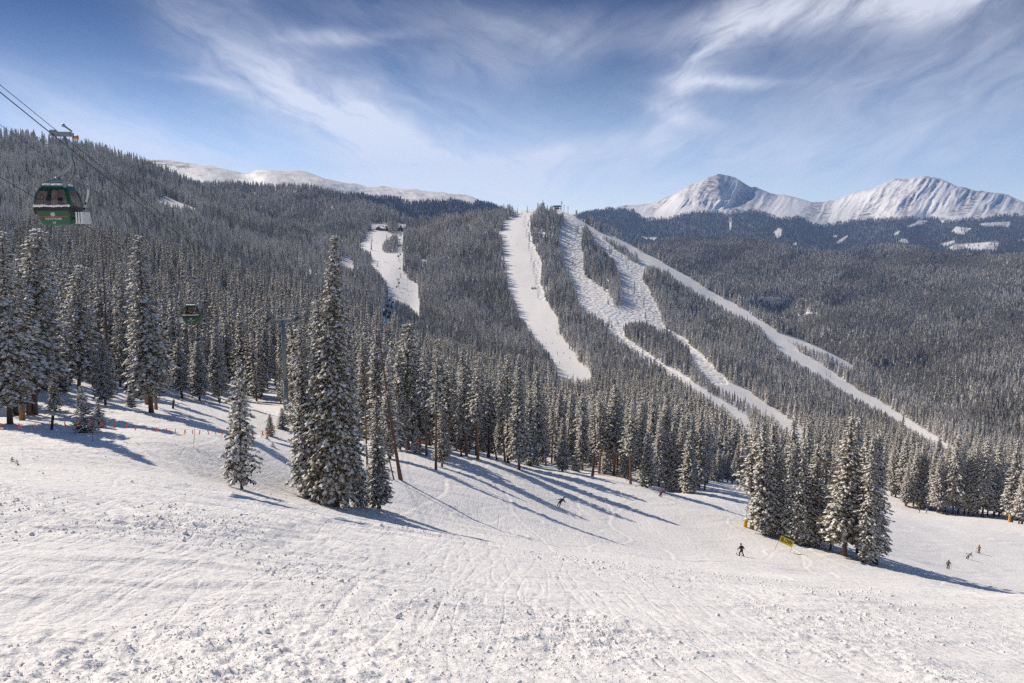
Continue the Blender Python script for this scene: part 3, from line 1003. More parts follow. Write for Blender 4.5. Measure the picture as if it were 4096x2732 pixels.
def snag(seed, H, r0, lean_b=.02, bark=None, nb=46, snowy=.4, lo=.25, blen=1.2):
    """standing dead tree: bare pole with short snapped branches"""
    rnd = random.Random(seed)
    p = Proto()
    p.H, p.R = H, blen * 1.3
    tb, axis = trunk_mb(H, r0, rnd, .99, 8, lean_b)
    p.trunk = new_mesh('trunk', tb.v, tb.f, [bark or DEADW], smooth=True)
    b = MB()
    for k in range(nb):
        z = H * (lo + (.97 - lo) * rnd.random())
        a = rnd.uniform(0, 6.28)
        L = blen * rnd.uniform(.3, 1.2) * (1 - .5 * z / H)
        ax, ay = axis(z)
        p0 = Vector((ax, ay, z))
        p1 = p0 + Vector((math.cos(a) * L * .5, math.sin(a) * L * .5, rnd.uniform(-.15, .1) * L))
        p2 = p1 + Vector((math.cos(a + rnd.uniform(-.5, .5)) * L * .5, math.sin(a) * L * .5, rnd.uniform(-.35, .1) * L))
        b.tube([p0, p1, p2], [.035, .024, .01], 4, 0)
        if rnd.random() < snowy:
            up = Vector((0, 0, .035))
            b.tube([p0.lerp(p1, .2) + up, p1 + up, p1.lerp(p2, .8) + up], [.02, .036, .015], 4, 1)
    p.crown = new_mesh('crown', b.v, b.f, [bark or DEADW, SNOWCAP], b.m)
    return p


SPR = [proto(11, 20, 2.2, .10, .72), proto(12, 20, 2.0, .07, .66, psnow=.7), proto(13, 20, 2.4, .13, .8, olive=True, psnow=.56), proto(14, 20, 1.9, .05, .62, psnow=.66), proto(15, 20, 2.2, .16, .7, gap=.2)]
BIG = proto(21, 24, 2.9, .05, .8, tuft=.25, step=.25, per=12, olive=True, psnow=.46, gap=.06)
PINE = [proto(31, 20, 2.0, .38, .5, bark=BARKO, gap=.25, step=.42, olive=True), proto(32, 20, 1.7, .45, .55, bark=BARK, gap=.3, step=.4), proto(33, 20, 1.9, .3, .6, bark=BARKO, gap=.25, psnow=.7)]
FROST = [proto(41, 20, 2.5, .2, .55, psnow=.9, tuft=.27, gap=.2, olive=True), proto(42, 20, 2.3, .12, .6, psnow=.9, tuft=.27, gap=.18, olive=True)]
SMALL = [proto(51, 8, 1.45, .1, .75, tuft=.19, step=.22, per=8, psnow=.72), proto(52, 8, 1.7, .04, .85, tuft=.18, step=.22, per=8, psnow=.75)]
BUSH = [proto(61, 2.2, .55, .02, .9, tuft=.16, step=.15, per=5, psnow=.5, gap=.2), proto(62, 1.4, .45, .02, .8, tuft=.14, step=.16, per=4, psnow=.35, gap=.3)]
SNAG = [snag(71, 18, .2, .02), snag(72, 18, .17, .035), snag(73, 18, .16, .01, BARKO, 20, .3, .5, .7), snag(74, 18, .22, .03, BARK, 60, .75, .2, 2.0)]
NTREE = []


def put_tree(p, pos, H, Wd, label, group=None, name='spruce_tree', cat='tree', lean=(0, 0)):
    o = thing(name, label, cat, pos, random.uniform(0, 6.28), group)
    o.rotation_euler[0], o.rotation_euler[1] = lean[1], lean[0]
    if lean != (0, 0):
        o.rotation_euler[2] = 0
    sxy = Wd / (2 * p.R)
    o.scale = (sxy, sxy, H / p.H)
    link('trunk', p.trunk, o)
    link('crown', p.crown, o)
    NTREE.append(o)
    return o


def tree_px(p, u, v, vt, w, label, group=None, name='spruce_tree', ut=None, **kw):
    """plant a tree whose foot is seen at (u, v), its top at row vt and its width w (photo pixels)"""
    P, D = hit(u, v)
    top_b = (1366 - vt) / F
    # height solved on the vertical through the foot
    H = (P.y * (top_b * CP - SP) - 0) / (CP + top_b * SP) - P.z
    lean = (0, 0)
    if ut is not None:
        uu, _, _ = proj(np.array([P.x, P.y, P.z + H]))
        lean = ((ut - uu) / F * D / H, 0)
    return put_tree(p, P - Vector((0, 0, .15)), H, w / F * D * 1.08, label, group, name, lean=lean, **kw)

# --- the far woods: thousands of conifers spread over the hills as instances
def fir_mat(name, gain, lo):
    m = bpy.data.materials.new(name)
    m.use_nodes = True
    t = NT(m.node_tree)
    b = m.node_tree.nodes['Principled BSDF']
    at = t.n('ShaderNodeAttribute', attribute_name='frost').outputs['Fac']
    ri = t.n('ShaderNodeObjectInfo').outputs['Random']
    f = t.m('MULTIPLY', at, t.m('MULTIPLY_ADD', ri, gain, lo), clamp=True)
    t.put(b.inputs['Base Color'], t.mix(f, (.070, .064, .046), (.85, .82, .77)))
    b.inputs['Roughness'].default_value = .8
    return m


FIRS = [fir_mat('far_conifer', .8, .7), fir_mat('far_conifer_frosty', 1.2, 1.5), fir_mat('far_conifer_dark', .3, .1), fir_mat('far_conifer_brown', .55, .6)]


def far_conifer(seed, m_, Rb=.13, tiers=9, arms=7, clear=.06, power=.8):
    rnd = random.Random(seed)
    V, Fc, fr = [], [], []
    for k in range(tiers):
        t = k / tiers
        z1 = clear + (1 - clear) * (t + 1.75 / tiers)
        z0 = clear + (1 - clear) * t
        r = Rb * (1 - t) ** power * rnd.uniform(.85, 1.15) + .008
        b = len(V)
        V.append((rnd.uniform(-.01, .01), rnd.uniform(-.01, .01), min(1.0, z1)))
        fr.append(.2)
        a0 = rnd.uniform(0, 6)
        for j in range(arms * 2):
            a = a0 + math.pi * j / arms + rnd.uniform(-.15, .15)
            q = r * (rnd.uniform(.75, 1.25) if j % 2 == 0 else rnd.uniform(.35, .6))
            V.append((q * math.cos(a), q * math.sin(a), z0 + rnd.uniform(-.02, .03) + (0 if j % 2 == 0 else .035)))
            fr.append(rnd.uniform(.25, 1.0) if j % 2 == 0 else rnd.uniform(0, .35))
        for j in range(arms * 2):
            Fc.append((b, b + 1 + j, b + 1 + (j + 1) % (arms * 2)))
    b = len(V)
    V += [(.012, 0, -.05), (-.008, .01, -.05), (-.008, -.01, -.05), (0, 0, .3)]
    fr += [0] * 4
    Fc += [(b, b + 1, b + 3), (b + 1, b + 2, b + 3), (b + 2, b, b + 3)]
    me = new_mesh('conifer', V, Fc, [m_])
    set_attr(me, 'frost', fr)
    return me


def proto_set(name, meshes):
    c = bpy.data.collections.new(name)
    for m_ in meshes:
        c.objects.link(bpy.data.objects.new(name, m_))
    return c


def unit(p, H):
    """shrink a mid-detail crown (with its trunk) to unit height"""
    tb, me = p
    for v in me.vertices:
        v.co = v.co / H
    n0 = len(me.vertices)
    b = bmesh.new()
    b.from_mesh(me)
    vs = [b.verts.new(Vector(q) / H) for q in tb.v]
    for f in tb.f:
        try:
            b.faces.new([vs[i] for i in f]).material_index = 3
        except ValueError:
            pass
    b.to_mesh(me)
    b.free()
    me.materials.append(BARK)
    return me


FARSET = proto_set('far_conifer', [far_conifer(s, FIRS[s // 4], .10 + .012 * (s % 4), 8 + s % 3, 6 + s % 2, .05, .7 + .05 * (s % 4)) for s in range(8)])
BROWN = proto_set('brown_conifer', [far_conifer(s, FIRS[3 if s < 6 else 1], .10 + .012 * (s % 4), 8, 6, .05, .72) for s in range(8)])
FARDARK = proto_set('dark_conifer', [far_conifer(s, FIRS[2], .11 + .012 * (s % 4), 7, 6, .05, .75) for s in range(4)])
MIDSET = proto_set('mid_conifer', [unit(conifer_mesh('conifer', 200 + s, 20, 1.7 + .1 * s, .1 + .03 * (s % 3), .62 + .05 * (s % 4), .5, .66, .62, [NEEDLE2 if s % 2 else NEEDLE, SNOWCAP, FROSTN], spikes=3, gap=.1, ring=5, per=5), 20) for s in range(6)])


def forest(name, pts, hts, coll, label, cat='forest', frost=.5, patch=60.):
    n = len(pts)
    me = bpy.data.meshes.new(name)
    me.vertices.add(n)
    me.vertices.foreach_set('co', np.asarray(pts, np.float32).ravel())
    k = len(coll.objects)
    a = me.attributes.new('size', 'FLOAT_VECTOR', 'POINT')
    wdt = hts * rng.uniform(.85, 1.2, n)
    a.data.foreach_set('vector', np.stack([wdt, wdt, hts], -1).astype(np.float32).ravel())
    a = me.attributes.new('turn', 'FLOAT_VECTOR', 'POINT')
    a.data.foreach_set('vector', np.stack([rng.normal(0, .02, n), rng.normal(0, .02, n), rng.uniform(0, 6.28, n)], -1).astype(np.float32).ravel())
    a = me.attributes.new('which', 'INT', 'POINT')
    pts = np.asarray(pts)
    pr = np.clip(frost + 2.2 * (fbm(pts[:, 0] / patch, pts[:, 1] / patch, 401, 3) - .5), .05, .95)
    a.data.foreach_set('value', (rng.integers(0, k // 2, n) + (rng.random(n) < pr) * (k // 2)).astype(np.int32))
    g = bpy.data.node_groups.new(name, 'GeometryNodeTree')
    g.interface.new_socket('Geometry', in_out='INPUT', socket_type='NodeSocketGeometry')
    g.interface.new_socket('Geometry', in_out='OUTPUT', socket_type='NodeSocketGeometry')
    t = NT(g)
    gi, go = t.n('NodeGroupInput'), t.n('NodeGroupOutput')
    ci = t.n('GeometryNodeCollectionInfo')
    ci.inputs['Collection'].default_value = coll
    ci.inputs['Separate Children'].default_value = True
    ci.inputs['Reset Children'].default_value = True
    ip = t.n('GeometryNodeInstanceOnPoints')
    ip.inputs['Pick Instance'].default_value = True

    def at(nm, ty):
        x = t.n('GeometryNodeInputNamedAttribute', data_type=ty)
        x.inputs['Name'].default_value = nm
        return x.outputs['Attribute']
    L = g.links.new
    L(gi.outputs[0], ip.inputs['Points'])
    L(ci.outputs[0], ip.inputs['Instance'])
    L(at('which', 'INT'), ip.inputs['Instance Index'])
    L(at('turn', 'FLOAT_VECTOR'), ip.inputs['Rotation'])
    L(at('size', 'FLOAT_VECTOR'), ip.inputs['Scale'])
    L(ip.outputs[0], go.inputs[0])
    o = link(name, me)
    md = o.modifiers.new('trees', 'NODES')
    md.node_group = g
    print('FOREST', name, n)
    return tag(o, label, cat, None, 'stuff')


TAIL2 = [(2680, 1470), (2728, 1498), (2808, 1555), (2904, 1613), (2988, 1674), (3010, 1720), (2985, 1735), (2962, 1690), (2900, 1640), (2820, 1585), (2740, 1530), (2660, 1485)]
TAIL3 = [(2900, 1520), (2960, 1548), (3000, 1566), (3056, 1612), (3110, 1645), (3163, 1680), (3208, 1725), (3215, 1765), (3190, 1770), (3150, 1722), (3100, 1682), (3040, 1642), (2980, 1602), (2920, 1570), (2850, 1530)]
RUNS = [RUN1, RUN2, RUN4, TAIL2, TAIL3, ROAD4, RUN0, UP0, SIDE0]
ISLES = [ISLAND_A, ISLAND_B, ISLAND_E]
FRONT = [(-300, 1600), (300, 1570), (600, 1570), (900, 1585), (1150, 1640), (1500, 1780), (1750, 1795), (2000, 1805), (2400, 1875), (2800, 1925), (2910, 1910), (3000, 1915), (3400, 1955), (3560, 1970), (3800, 2030), (4096, 2065), (4400, 2100)]


def keep_main(u, v, h):
    uj, vj = u + 11 * (fbm(u / 15, v / 15, 501, 2) - .5), v + 8 * (fbm(u / 15, v / 15, 511, 2) - .5)
    snow = np.zeros(u.shape, bool)
    for p in RUNS:
        for f in (0, .12, .24, .36, .48, .6, .72, .84):
            snow |= inpoly(uj, vj - f * h, p)
    isl = np.zeros(u.shape, bool)
    for p in ISLES:
        isl |= inpoly(uj, vj, p) & inpoly(uj, vj - .72 * h, p)
    snow &= rng.random(u.shape) > .0012
    top = inpoly(u, v, [(2180, 800), (2240, 800), (2262, 850), (2180, 852)]) | inpoly(u, v, [(1480, 895), (1550, 895), (1552, 922), (1480, 922)]) | inpoly(u, v, [(1582, 895), (1622, 895), (1622, 925), (1582, 925)])
    glade = (fbm(u / 7, v / 12, 305, 3) > .66) & (u < 1330) & (u > 1130) & (v < 860)
    meadow = (v < interp([(500, 760), (900, 738), (1050, 752), (1150, 752), (1240, 752), (1300, 760)], u)) & (u < 1240) & (rng.random(u.shape) > .03)
    gaps = (fbm(u / 16, v / 10, 521, 3) > .69)
    return (~snow | isl) & ~gaps & (v < interp(FRONT, u) - 8) & ~top & ~glade & ~meadow


def dens_main(u, v):
    return .052 + 0 * u


Q, H = main.sample(.052, keep_main, 17.0)
lone = [(z5([p])[0], h) for p, h in [((595, 442), 62), ((607, 448), 50), ((570, 702), 60), ((860, 620), 55), ((872, 622), 60), ((1010, 742), 55), ((1053, 940), 112), ((1140, 1132), 75), ((853, 1190), 75), ((875, 1205), 75),
                                      ((213, 295), 58), ((107, 310), 50), ((120, 312), 42), ((135, 305), 50), ((345, 300), 60), ((412, 305), 62), ((433, 305), 65), ((445, 300), 50), ((375, 290), 40), ((300, 300), 55), ((320, 300), 60)]]
lu = np.array([p[0] for p, _ in lone])
lv = np.array([p[1] for p, _ in lone])
lD = main.D(lu, lv)
Q = np.concatenate([Q, ray(lu, lv) * lD[:, None]])
H = np.concatenate([H, np.array([h for _, h in lone]) / 1.96 / F * lD])
dep = proj(Q)[2]
nearf = dep < 620
forest('forest', Q[~nearf], H[~nearf], FARSET, 'frosted conifer forest covering the hill between the white ski runs', frost=.6)
mid_main = (Q[nearf], H[nearf])


def keep_left(u, v, h):
    c = np.zeros(u.shape, bool)
    for p in CLR_L:
        for f in (0, .4):
            c |= inpoly(u, v - f * h, p)
    for f in (0, .15, .3, .45, .6, .75, .9):
        c |= inpoly(u, v - f * h, RUN0) | inpoly(u, v - f * h, SIDE0)
    return ~c & (fbm(u / 18, v / 12, 531, 3) < .68) & (v < interp(FRONT, u) - 8)


Q, H = left.sample(.05, keep_left, 16.5)
dep = proj(Q)[2]
nearf = dep < 560
forest('forest', Q[~nearf], H[~nearf], FARSET, 'dense frosted conifer forest on the hillside rising at the left', frost=.75)
forest('forest', np.concatenate([Q[nearf], mid_main[0]]), np.concatenate([H[nearf], mid_main[1]]), MIDSET, 'snowy conifer wood in the hollow just behind the near trees')
Q, H = right.sample(.045, lambda u, v, h: (fbm(u / 14, v / 9, 315, 3) < .71), 18.0)
forest('forest', Q, H, BROWN, 'unbroken grey conifer forest over the rolling hills beyond the valley', frost=.42, patch=160.)


def keep_far(u, v, h):
    e = interp(TREELINE_FAR, u)
    k = v > e - 4 + 16 * (fbm(u / 12, v / 30, 61, 3) - .5)
    for c in FAR_CLR:
        k &= ~inpoly(u, v, c) | (rng.random(u.shape) < .04)
    return k & (v < 1050)


Q, H = far.sample(.0036, keep_far, 21.0)
forest('forest', Q, H, FARDARK, 'blue distant forest below the two snowy peaks', frost=.02, patch=400.)
Q, H = white.sample(.006, lambda u, v, h: (v > interp(TREELINE_WHITE, u) - 3 + 14 * (fbm(u / 9, v / 30, 81, 3) - .5)) & ((u > 1400) | (rng.random(u.shape) < .03)), 18.0)
forest('forest', Q, H, FARDARK, 'blue forest belt under the long treeless snow ridge', frost=.1, patch=300.)

# ------------------------------------------------------------------ near trees, one by one
S = SPR
tree_px(S[3], 1304, 2016, 1170, 150, 'spruce pressed against the left flank of the tallest dark spruce', ut=1272)
tree_px(S[1], 1386, 2014, 1300, 140, 'spruce pressed against the right flank of the tallest dark spruce', ut=1392)
tree_px(BIG, 1347, 2032, 912, 232, 'tallest dark spruce standing alone on the slope, tip above the far forest', ut=1337)
tree_px(S[3], 1236, 1990, 1285, 128, 'slender spruce with bare reddish trunk foot, close beside the tallest dark spruce', ut=1200)
tree_px(SMALL[0], 968, 1966, 1415, 150, 'small spruce standing alone on open snow in front of the lift tower', ut=958)
tree_px(S[1], 1516, 2028, 1590, 112, 'short snowy spruce beside the bare yellowish trunk')
tree_px(SMALL[1], 1440, 2018, 1800, 90, 'young spruce tucked under the right side of the tallest dark spruce')
tree_px(BUSH[0], 1312, 2020, 1860, 62, 'thin sapling in front of the tallest dark spruce')
tree_px(SNAG[2], 1475, 2008, 1420, 62, 'bare dead pole with yellowish bark beside the short snowy spruce', name='dead_tree')
tree_px(SNAG[0], 1604, 1928, 1275, 118, 'brown dead tree leaning left over the shadowed bank', name='dead_tree', ut=1512)
tree_px(SNAG[1], 1578, 1925, 1560, 50, 'grey leaning snag crossing behind the brown dead tree', name='dead_tree', ut=1520)
tree_px(PINE[1], 1744, 1872, 1330, 70, 'tall bare-trunked pine with reddish bark near the dark bank', ut=1757)
tree_px(S[2], 1768, 1862, 1600, 80, 'small spruce snug against a reddish bare-trunked pine')
tree_px(PINE[1], 1632, 1800, 1270, 120, 'dark-trunked pine high on the shadowed bank', ut=1640)
# left group
FL = [(S[0], 40, 1694, 905, 190, 'heavy snow-loaded spruce at the very left edge of the wood', 10), (FROST[0], 138, 1662, 893, 235, 'broad frosted pine with golden crown behind the left black padded pole', 150),
      (PINE[2], 88, 1678, 1050, 150, 'thick-trunked pine between the edge spruce and the golden frosted pine', 70), (PINE[1], 66, 1664, 1120, 120, 'slim pine trunk half hidden in the leftmost clump', 40),
      (PINE[0], 116, 1664, 1080, 130, 'pine with leaning trunk in the leftmost clump', 140), (S[0], -40, 1690, 960, 180, 'spruce cut off by the frame beside the leftmost clump', None),
      (SMALL[0], 224, 1648, 1480, 66, 'thin young spruce right of the leftmost clump', None), (S[1], 318, 1610, 1045, 165, 'broad snow-caked spruce rising behind the pair of young spruces', 320),
      (SMALL[1], 340, 1730, 1530, 104, 'round young spruce with snowy tiers behind the flagged rope', None), (SMALL[1], 396, 1706, 1585, 66, 'smaller companion of the round young spruce behind the flagged rope', None),
      (S[3], 422, 1625, 1340, 92, 'mid-height spruce at the foot of the rusty dead snag', 410), (SMALL[0], 528, 1637, 1530, 50, 'tiny spruce on the snow left of the thick pine trunk', None),
      (S[2], 508, 1580, 1040, 100, 'dark-trunked spruce between the rusty snag and the tall leaning pine', 480), (FROST[1], 606, 1655, 925, 170, 'tall golden-frosted pine with long reddish trunk foot on the snow', 552),
      (PINE[0], 588, 1620, 1180, 110, 'pine trunk just left of the tall golden-frosted pine foot', 570), (PINE[2], 624, 1642, 1250, 100, 'short-trunked pine leaning on the tall golden-frosted pine', 610),
      (S[4], 730, 1594, 1345, 92, 'spruce behind the middle black padded pole', None), (S[0], 798, 1602, 1360, 84, 'bushy spruce right of the middle black padded pole', None),
      (S[3], 878, 1613, 1300, 80, 'narrow spruce at the right-hand black padded pole', None), (SMALL[0], 1082, 1742, 1650, 46, 'knee-high spruce sapling below the lift tower', None),
      (SMALL[1], 1130, 1718, 1625, 66, 'snow-buried young spruce at the yellow foot of the lift tower', None), (BUSH[0], 1165, 1700, 1610, 70, 'white snow-coated sapling leaning against the yellow lift tower foot', None)]
for p, u, v, vt, w_, lab, ut in FL:
    p = {id(S[0]): FROST[1], id(S[1]): FROST[0], id(S[3]): FROST[1]}.get(id(p), p)
    tree_px(p, u, v, vt, w_, lab, ut=ut)
tree_px(SNAG[0], 445, 1602, 910, 92, 'tall rusty-brown dead tree among the left-hand spruces', name='dead_tree', ut=404)
for u, v, vt, w_, k, lab in [(50, 1848, 1815, 22, 0, 'tallest sprig of seedlings poking from the drift at the left edge'), (68, 1852, 1828, 20, 1, 'low seedling in the drift at the left edge'), (8, 1838, 1824, 16, 1, 'seedling tip cut by the left frame edge'),
                             (156, 1890, 1870, 18, 0, 'seedling on the rim of the churned snow hollow'), (172, 1898, 1876, 16, 1, 'second seedling on the rim of the churned snow hollow'), (200, 1912, 1896, 22, 1, 'stubby seedling below the rim of the churned snow hollow'),
                             (606, 1806, 1782, 16, 0, 'upright seedling in the open snow below the flagged rope'), (632, 1812, 1796, 14, 1, 'short seedling in the open snow below the flagged rope'), (1068, 1758, 1736, 22, 0, 'seedling left of a twin beside the track under the tower'), (1092, 1800, 1762, 24, 1, 'seedling on the edge of the track under the tower'),
                             (1372, 2030, 2000, 24, 1, 'snowy sprig right of the tallest spruce foot'), (1690, 2036, 2016, 24, 1, 'snow-covered sprig at the edge of the shadowed bank')][:11]:
    tree_px(BUSH[k], u, v, vt, w_, lab, name='seedling', cat='seedling')
# centre row along the piste edge
FC = [(PINE[1], 1706, 1826, 1370, 70, None), (SMALL[0], 1670, 1816, 1700, 60, None), (S[0], 1600, 1800, 1400, 90, None), (S[1], 1560, 1830, 1430, 90, None), (PINE[2], 1866, 1818, 1450, 80, 1852), (PINE[0], 1912, 1836, 1400, 90, 1918), (SNAG[3], 1846, 1822, 1560, 80, 1800),
      (PINE[1], 1953, 1828, 1500, 80, None), (SNAG[1], 1990, 1840, 1520, 60, 1955), (PINE[0], 2021, 1848, 1420, 70, 2002), (PINE[1], 2034, 1850, 1400, 80, None), (S[0], 2076, 1874, 1405, 100, None), (S[3], 2120, 1862, 1560, 80, None), (S[1], 2150, 1864, 1480, 90, None), (SNAG[3], 2182, 1869, 1560, 90, 2165),
      (S[1], 2249, 1885, 1665, 64, None), (SNAG[0], 2264, 1862, 1478, 40, 2296), (SMALL[1], 2303, 1889, 1800, 52, None), (S[4], 2330, 1885, 1640, 70, None), (SNAG[3], 2368, 1904, 1600, 130, None), (PINE[0], 2395, 1908, 1560, 90, None), (SMALL[0], 2425, 1912, 1765, 62, None),
      (PINE[2], 2456, 1917, 1530, 100, None), (PINE[1], 2470, 1912, 1610, 80, None), (S[2], 2498, 1928, 1735, 66, None), (PINE[0], 2523, 1936, 1600, 80, None), (SNAG[3], 2552, 1936, 1620, 90, None), (S[1], 2588, 1950, 1725, 78, None), (FROST[0], 2634, 1959, 1670, 80, None), (S[3], 2604, 1930, 1545, 70, None),
      (S[1], 2688, 1963, 1680, 78, None), (S[0], 2722, 1962, 1660, 80, None), (S[3], 2757, 1971, 1710, 78, None), (S[2], 2797, 1958, 1625, 86, None), (S[4], 2818, 1956, 1645, 60, None), (S[0], 2660, 1935, 1560, 90, None), (S[3], 2744, 1940, 1640, 70, None)]
ORD = {True: 'evergreen', False: 'dead'}
for p, u, v, vt, w_, ut in FC:
    dead = p in SNAG
    tree_px(p, u, v, vt, w_, 'bare dead tree in the front row along the shaded piste edge' if dead else ('tall pine with bare trunk in the front row along the shaded piste edge' if p in PINE else 'snow-dusted spruce in the front row along the shaded piste edge'),
            'dead trees along the shaded piste edge' if dead else ('pines along the shaded piste edge' if p in PINE else 'spruces along the shaded piste edge'), name='dead_tree' if dead else ('pine_tree' if p in PINE else 'spruce_tree'), ut=ut)
# clump on the rib at the right
FR = [(PINE[0], 3009, 2116, 1690, 118, 'pine with long bare orange trunk beside the yellow padded pole', 3024), (S[1], 3067, 2140, 1678, 118, 'full spruce just right of the bare orange trunk', 3056), (S[0], 3100, 2118, 1672, 100, 'spruce tip peeking behind the full spruce beside the bare orange trunk', 3096),
      (S[4], 3163, 2167, 1770, 80, 'lean spruce with bare foot right behind the yellow SLOW banner', 3180), (S[0], 3180, 2150, 1650, 110, 'tallest spruce above the yellow SLOW banner', 3178), (S[3], 3206, 2178, 1740, 84, 'thin spruce right of the tallest one above the SLOW banner', 3222), (S[1], 3238, 2160, 1680, 100, 'pointed spruce in the middle of the rib clump', 3236),
      (S[3], 3257, 2184, 1760, 112, 'darkest spruce in the middle of the rib clump', 3280), (S[4], 3300, 2165, 1705, 90, 'spruce behind the darkest one in the rib clump', 3300), (FROST[1], 3322, 2200, 1850, 76, 'short pale-frosted spruce left of the widest spruce on the rib', 3330), (S[2], 3378, 2222, 1655, 190, 'widest spruce on the rib with thick crown to the snow', 3412),
      (S[0], 3430, 2212, 1655, 120, 'tall spruce standing close behind the widest spruce on the rib', 3437), (SNAG[0], 3452, 2247, 1830, 44, 'leaning bare trunk in front of the right end of the rib clump', 3488), (S[3], 3476, 2254, 1740, 96, 'spruce with two bare trunk feet at the right end of the rib clump', 3496), (S[1], 3466, 2235, 1710, 100, 'spruce second from the right end of the rib clump, half hidden', 3470),
      (PINE[1], 3489, 2249, 1725, 90, 'pine inside the right end of the rib clump', 3505), (S[0], 3506, 2254, 1705, 106, 'outermost right spruce of the rib clump casting long shadows', 3522), (S[3], 3120, 2150, 1800, 90, 'spruce in shade behind the left half of the yellow SLOW banner', 3124), (S[2], 3050, 2122, 1760, 110, 'bushy dark spruce low behind the bare orange trunk', 3040)]
for p, u, v, vt, w_, lab, ut in FR:
    tree_px(p, u, v, vt, w_, lab, ut=ut, name='pine_tree' if p in PINE else ('dead_tree' if p in SNAG else 'spruce_tree'))
# sunlit wood edge at the far right
FE = [(3566, 1985, 1790, 52), (3582, 1988, 1760, 50), (3607, 1995, 1740, 62), (3622, 2025, 1850, 48), (3653, 2025, 1790, 60), (3640, 2010, 1770, 56), (3679, 2026, 1768, 66), (3700, 2030, 1830, 54), (3724, 2041, 1800, 58), (3750, 2051, 1820, 66), (3780, 2047, 1780, 60), (3765, 2035, 1790, 54), (3811, 2056, 1733, 84), (3832, 2050, 1800, 60), (3857, 2057, 1815, 62),
      (3874, 2058, 1790, 60), (3893, 2062, 1764, 64), (3929, 2066, 1744, 78), (3910, 2050, 1770, 56), (3950, 2062, 1800, 50), (3974, 2066, 1755, 72), (3996, 2062, 1790, 56), (4015, 2062, 1800, 60), (4046, 2087, 1754, 86), (4070, 2080, 1900, 60), (4087, 2097, 1800, 70), (4110, 2098, 1780, 70), (4075, 2096, 1905, 52)]
for j, (u, v, vt, w_) in enumerate(FE):
    tree_px(([FROST[1], S[1], FROST[0], S[0], FROST[1]])[j % 5], u, v, vt, w_, 'sunlit frosted spruce in the wood edge behind the far piste', 'spruces of the sunlit wood edge at the right')
for u, v, vt, w_ in [(2854, 1927, 1820, 40), (2872, 1927, 1790, 44), (2890, 1928, 1810, 40), (2910, 1931, 1800, 46), (2930, 1934, 1840, 40), (2946, 1936, 1770, 50), (2966, 1940, 1790, 50)]:
    tree_px(S[int(u) % 4], u, v, vt, w_, 'small dark spruce beyond the gap in the piste edge', 'spruces beyond the gap between the two clumps')
# second ranks behind
def rank(poly, n, d0, d1, h0, h1, label, group, protos):
    us = np.linspace(poly[0][0], poly[-1][0], n) + rng.uniform(-12, 12, n)
    for u in us:
        v = float(interp(poly, u))
        P, D = hit(u, v)
        k = 1 + rng.uniform(d0, d1)
        x, y = P.x * k, P.y * k
        z = float(g_base(x, y))
        p = protos[int(rng.integers(len(protos)))]
        h = rng.uniform(h0, h1)
        put_tree(p, Vector((x, y, z - .3)), h, h * rng.uniform(.2, .27), label, group, 'pine_tree' if p in PINE else ('dead_tree' if p in SNAG else 'spruce_tree'))


CEN = [(1530, 1795), (1650, 1790), (1800, 1805), (1950, 1820), (2076, 1850), (2250, 1872), (2400, 1890), (2520, 1915), (2640, 1935), (2757, 1950), (2830, 1948)]
rank(CEN, 34, .03, .14, 14, 20, 'spruce or pine standing in the second rank behind the shaded piste edge', 'second rank of trees behind the piste edge', [S[0], S[1], S[2], S[3], S[4], PINE[0], PINE[1]])
rank(CEN, 34, .14, .32, 15, 21, 'snow-dusted tree deeper in the wood behind the shaded piste edge', 'deeper trees behind the piste edge', [S[0], S[1], S[2], S[3], S[4], PINE[2], FROST[1]])
rank([(1630, 1800), (1900, 1825), (2500, 1915), (2700, 1940)], 9, .02, .16, 13, 19, 'grey dead trunk among the trees behind the shaded piste edge', 'dead trunks behind the piste edge', [SNAG[0], SNAG[1], SNAG[3]])
LEF = [(-60, 1655), (150, 1625), (320, 1590), (520, 1575), (730, 1580), (900, 1598), (1050, 1620), (1190, 1640)]
rank(LEF, 30, .06, .3, 13, 19, 'snow-caked tree inside the wood behind the black padded poles', 'trees inside the wood behind the padded poles', [FROST[0], S[1], FROST[1], S[4], PINE[2], FROST[0]])
rank(LEF, 30, .3, .6, 14, 20, 'snow-caked tree deep in the wood behind the black padded poles', 'trees deep in the wood behind the padded poles', [S[0], S[1], S[2], S[3], PINE[1]])
rank([(1180, 1650), (1290, 1700), (1400, 1740), (1500, 1770)], 10, .02, .3, 13, 18, 'spruce half hidden behind the tallest dark spruce', 'spruces hidden behind the tallest spruce', [S[0], S[1], S[3]])
rank([(3560, 1972), (3700, 2020), (3900, 2045), (4096, 2080)], 24, .03, .2, 19, 25, 'frosted spruce in the second rank of the sunlit wood edge', 'second rank of the sunlit wood edge', [S[0], S[1], S[3], S[2], FROST[1]])
print('NEAR TREES', len(NTREE))

# ------------------------------------------------------------------ lift: tower, ropes, cabins
STEEL = mat('galvanised_steel', (.30, .33, .34), .45, .6, vary=.15, vscale=3)
STEELG = mat('grey_green_paint', (.21, .25, .26), .55, .1, vary=.12, vscale=2)
DARKM = mat('dark_metal', (.05, .05, .055), .5, .6)
ROPE = mat('wire_rope', (.055, .055, .06), .6, .5)
YPAD = mat('yellow_pad', (.72, .42, .02), .55, vary=.1)
BPAD = mat('black_pad', (.02, .025, .035), .6)
GREEN = mat('green_cabin_paint', (.008, .085, .042), .3, vary=.06)
BLACKP = mat('black_trim', (.012, .012, .013), .45)
WHITEP = mat('white_paint', (.78, .78, .76), .5)
REDP = mat('red_stripe', (.55, .06, .02), .5)
ORANGE = mat('orange_flagging', (.95, .13, .015), .6)
ORANGEP = mat('orange_paint', (.6, .22, .02), .5)
RUST = mat('bamboo_red', (.28, .05, .03), .7)
BLUEP = mat('blue_sign', (.03, .12, .45), .5)
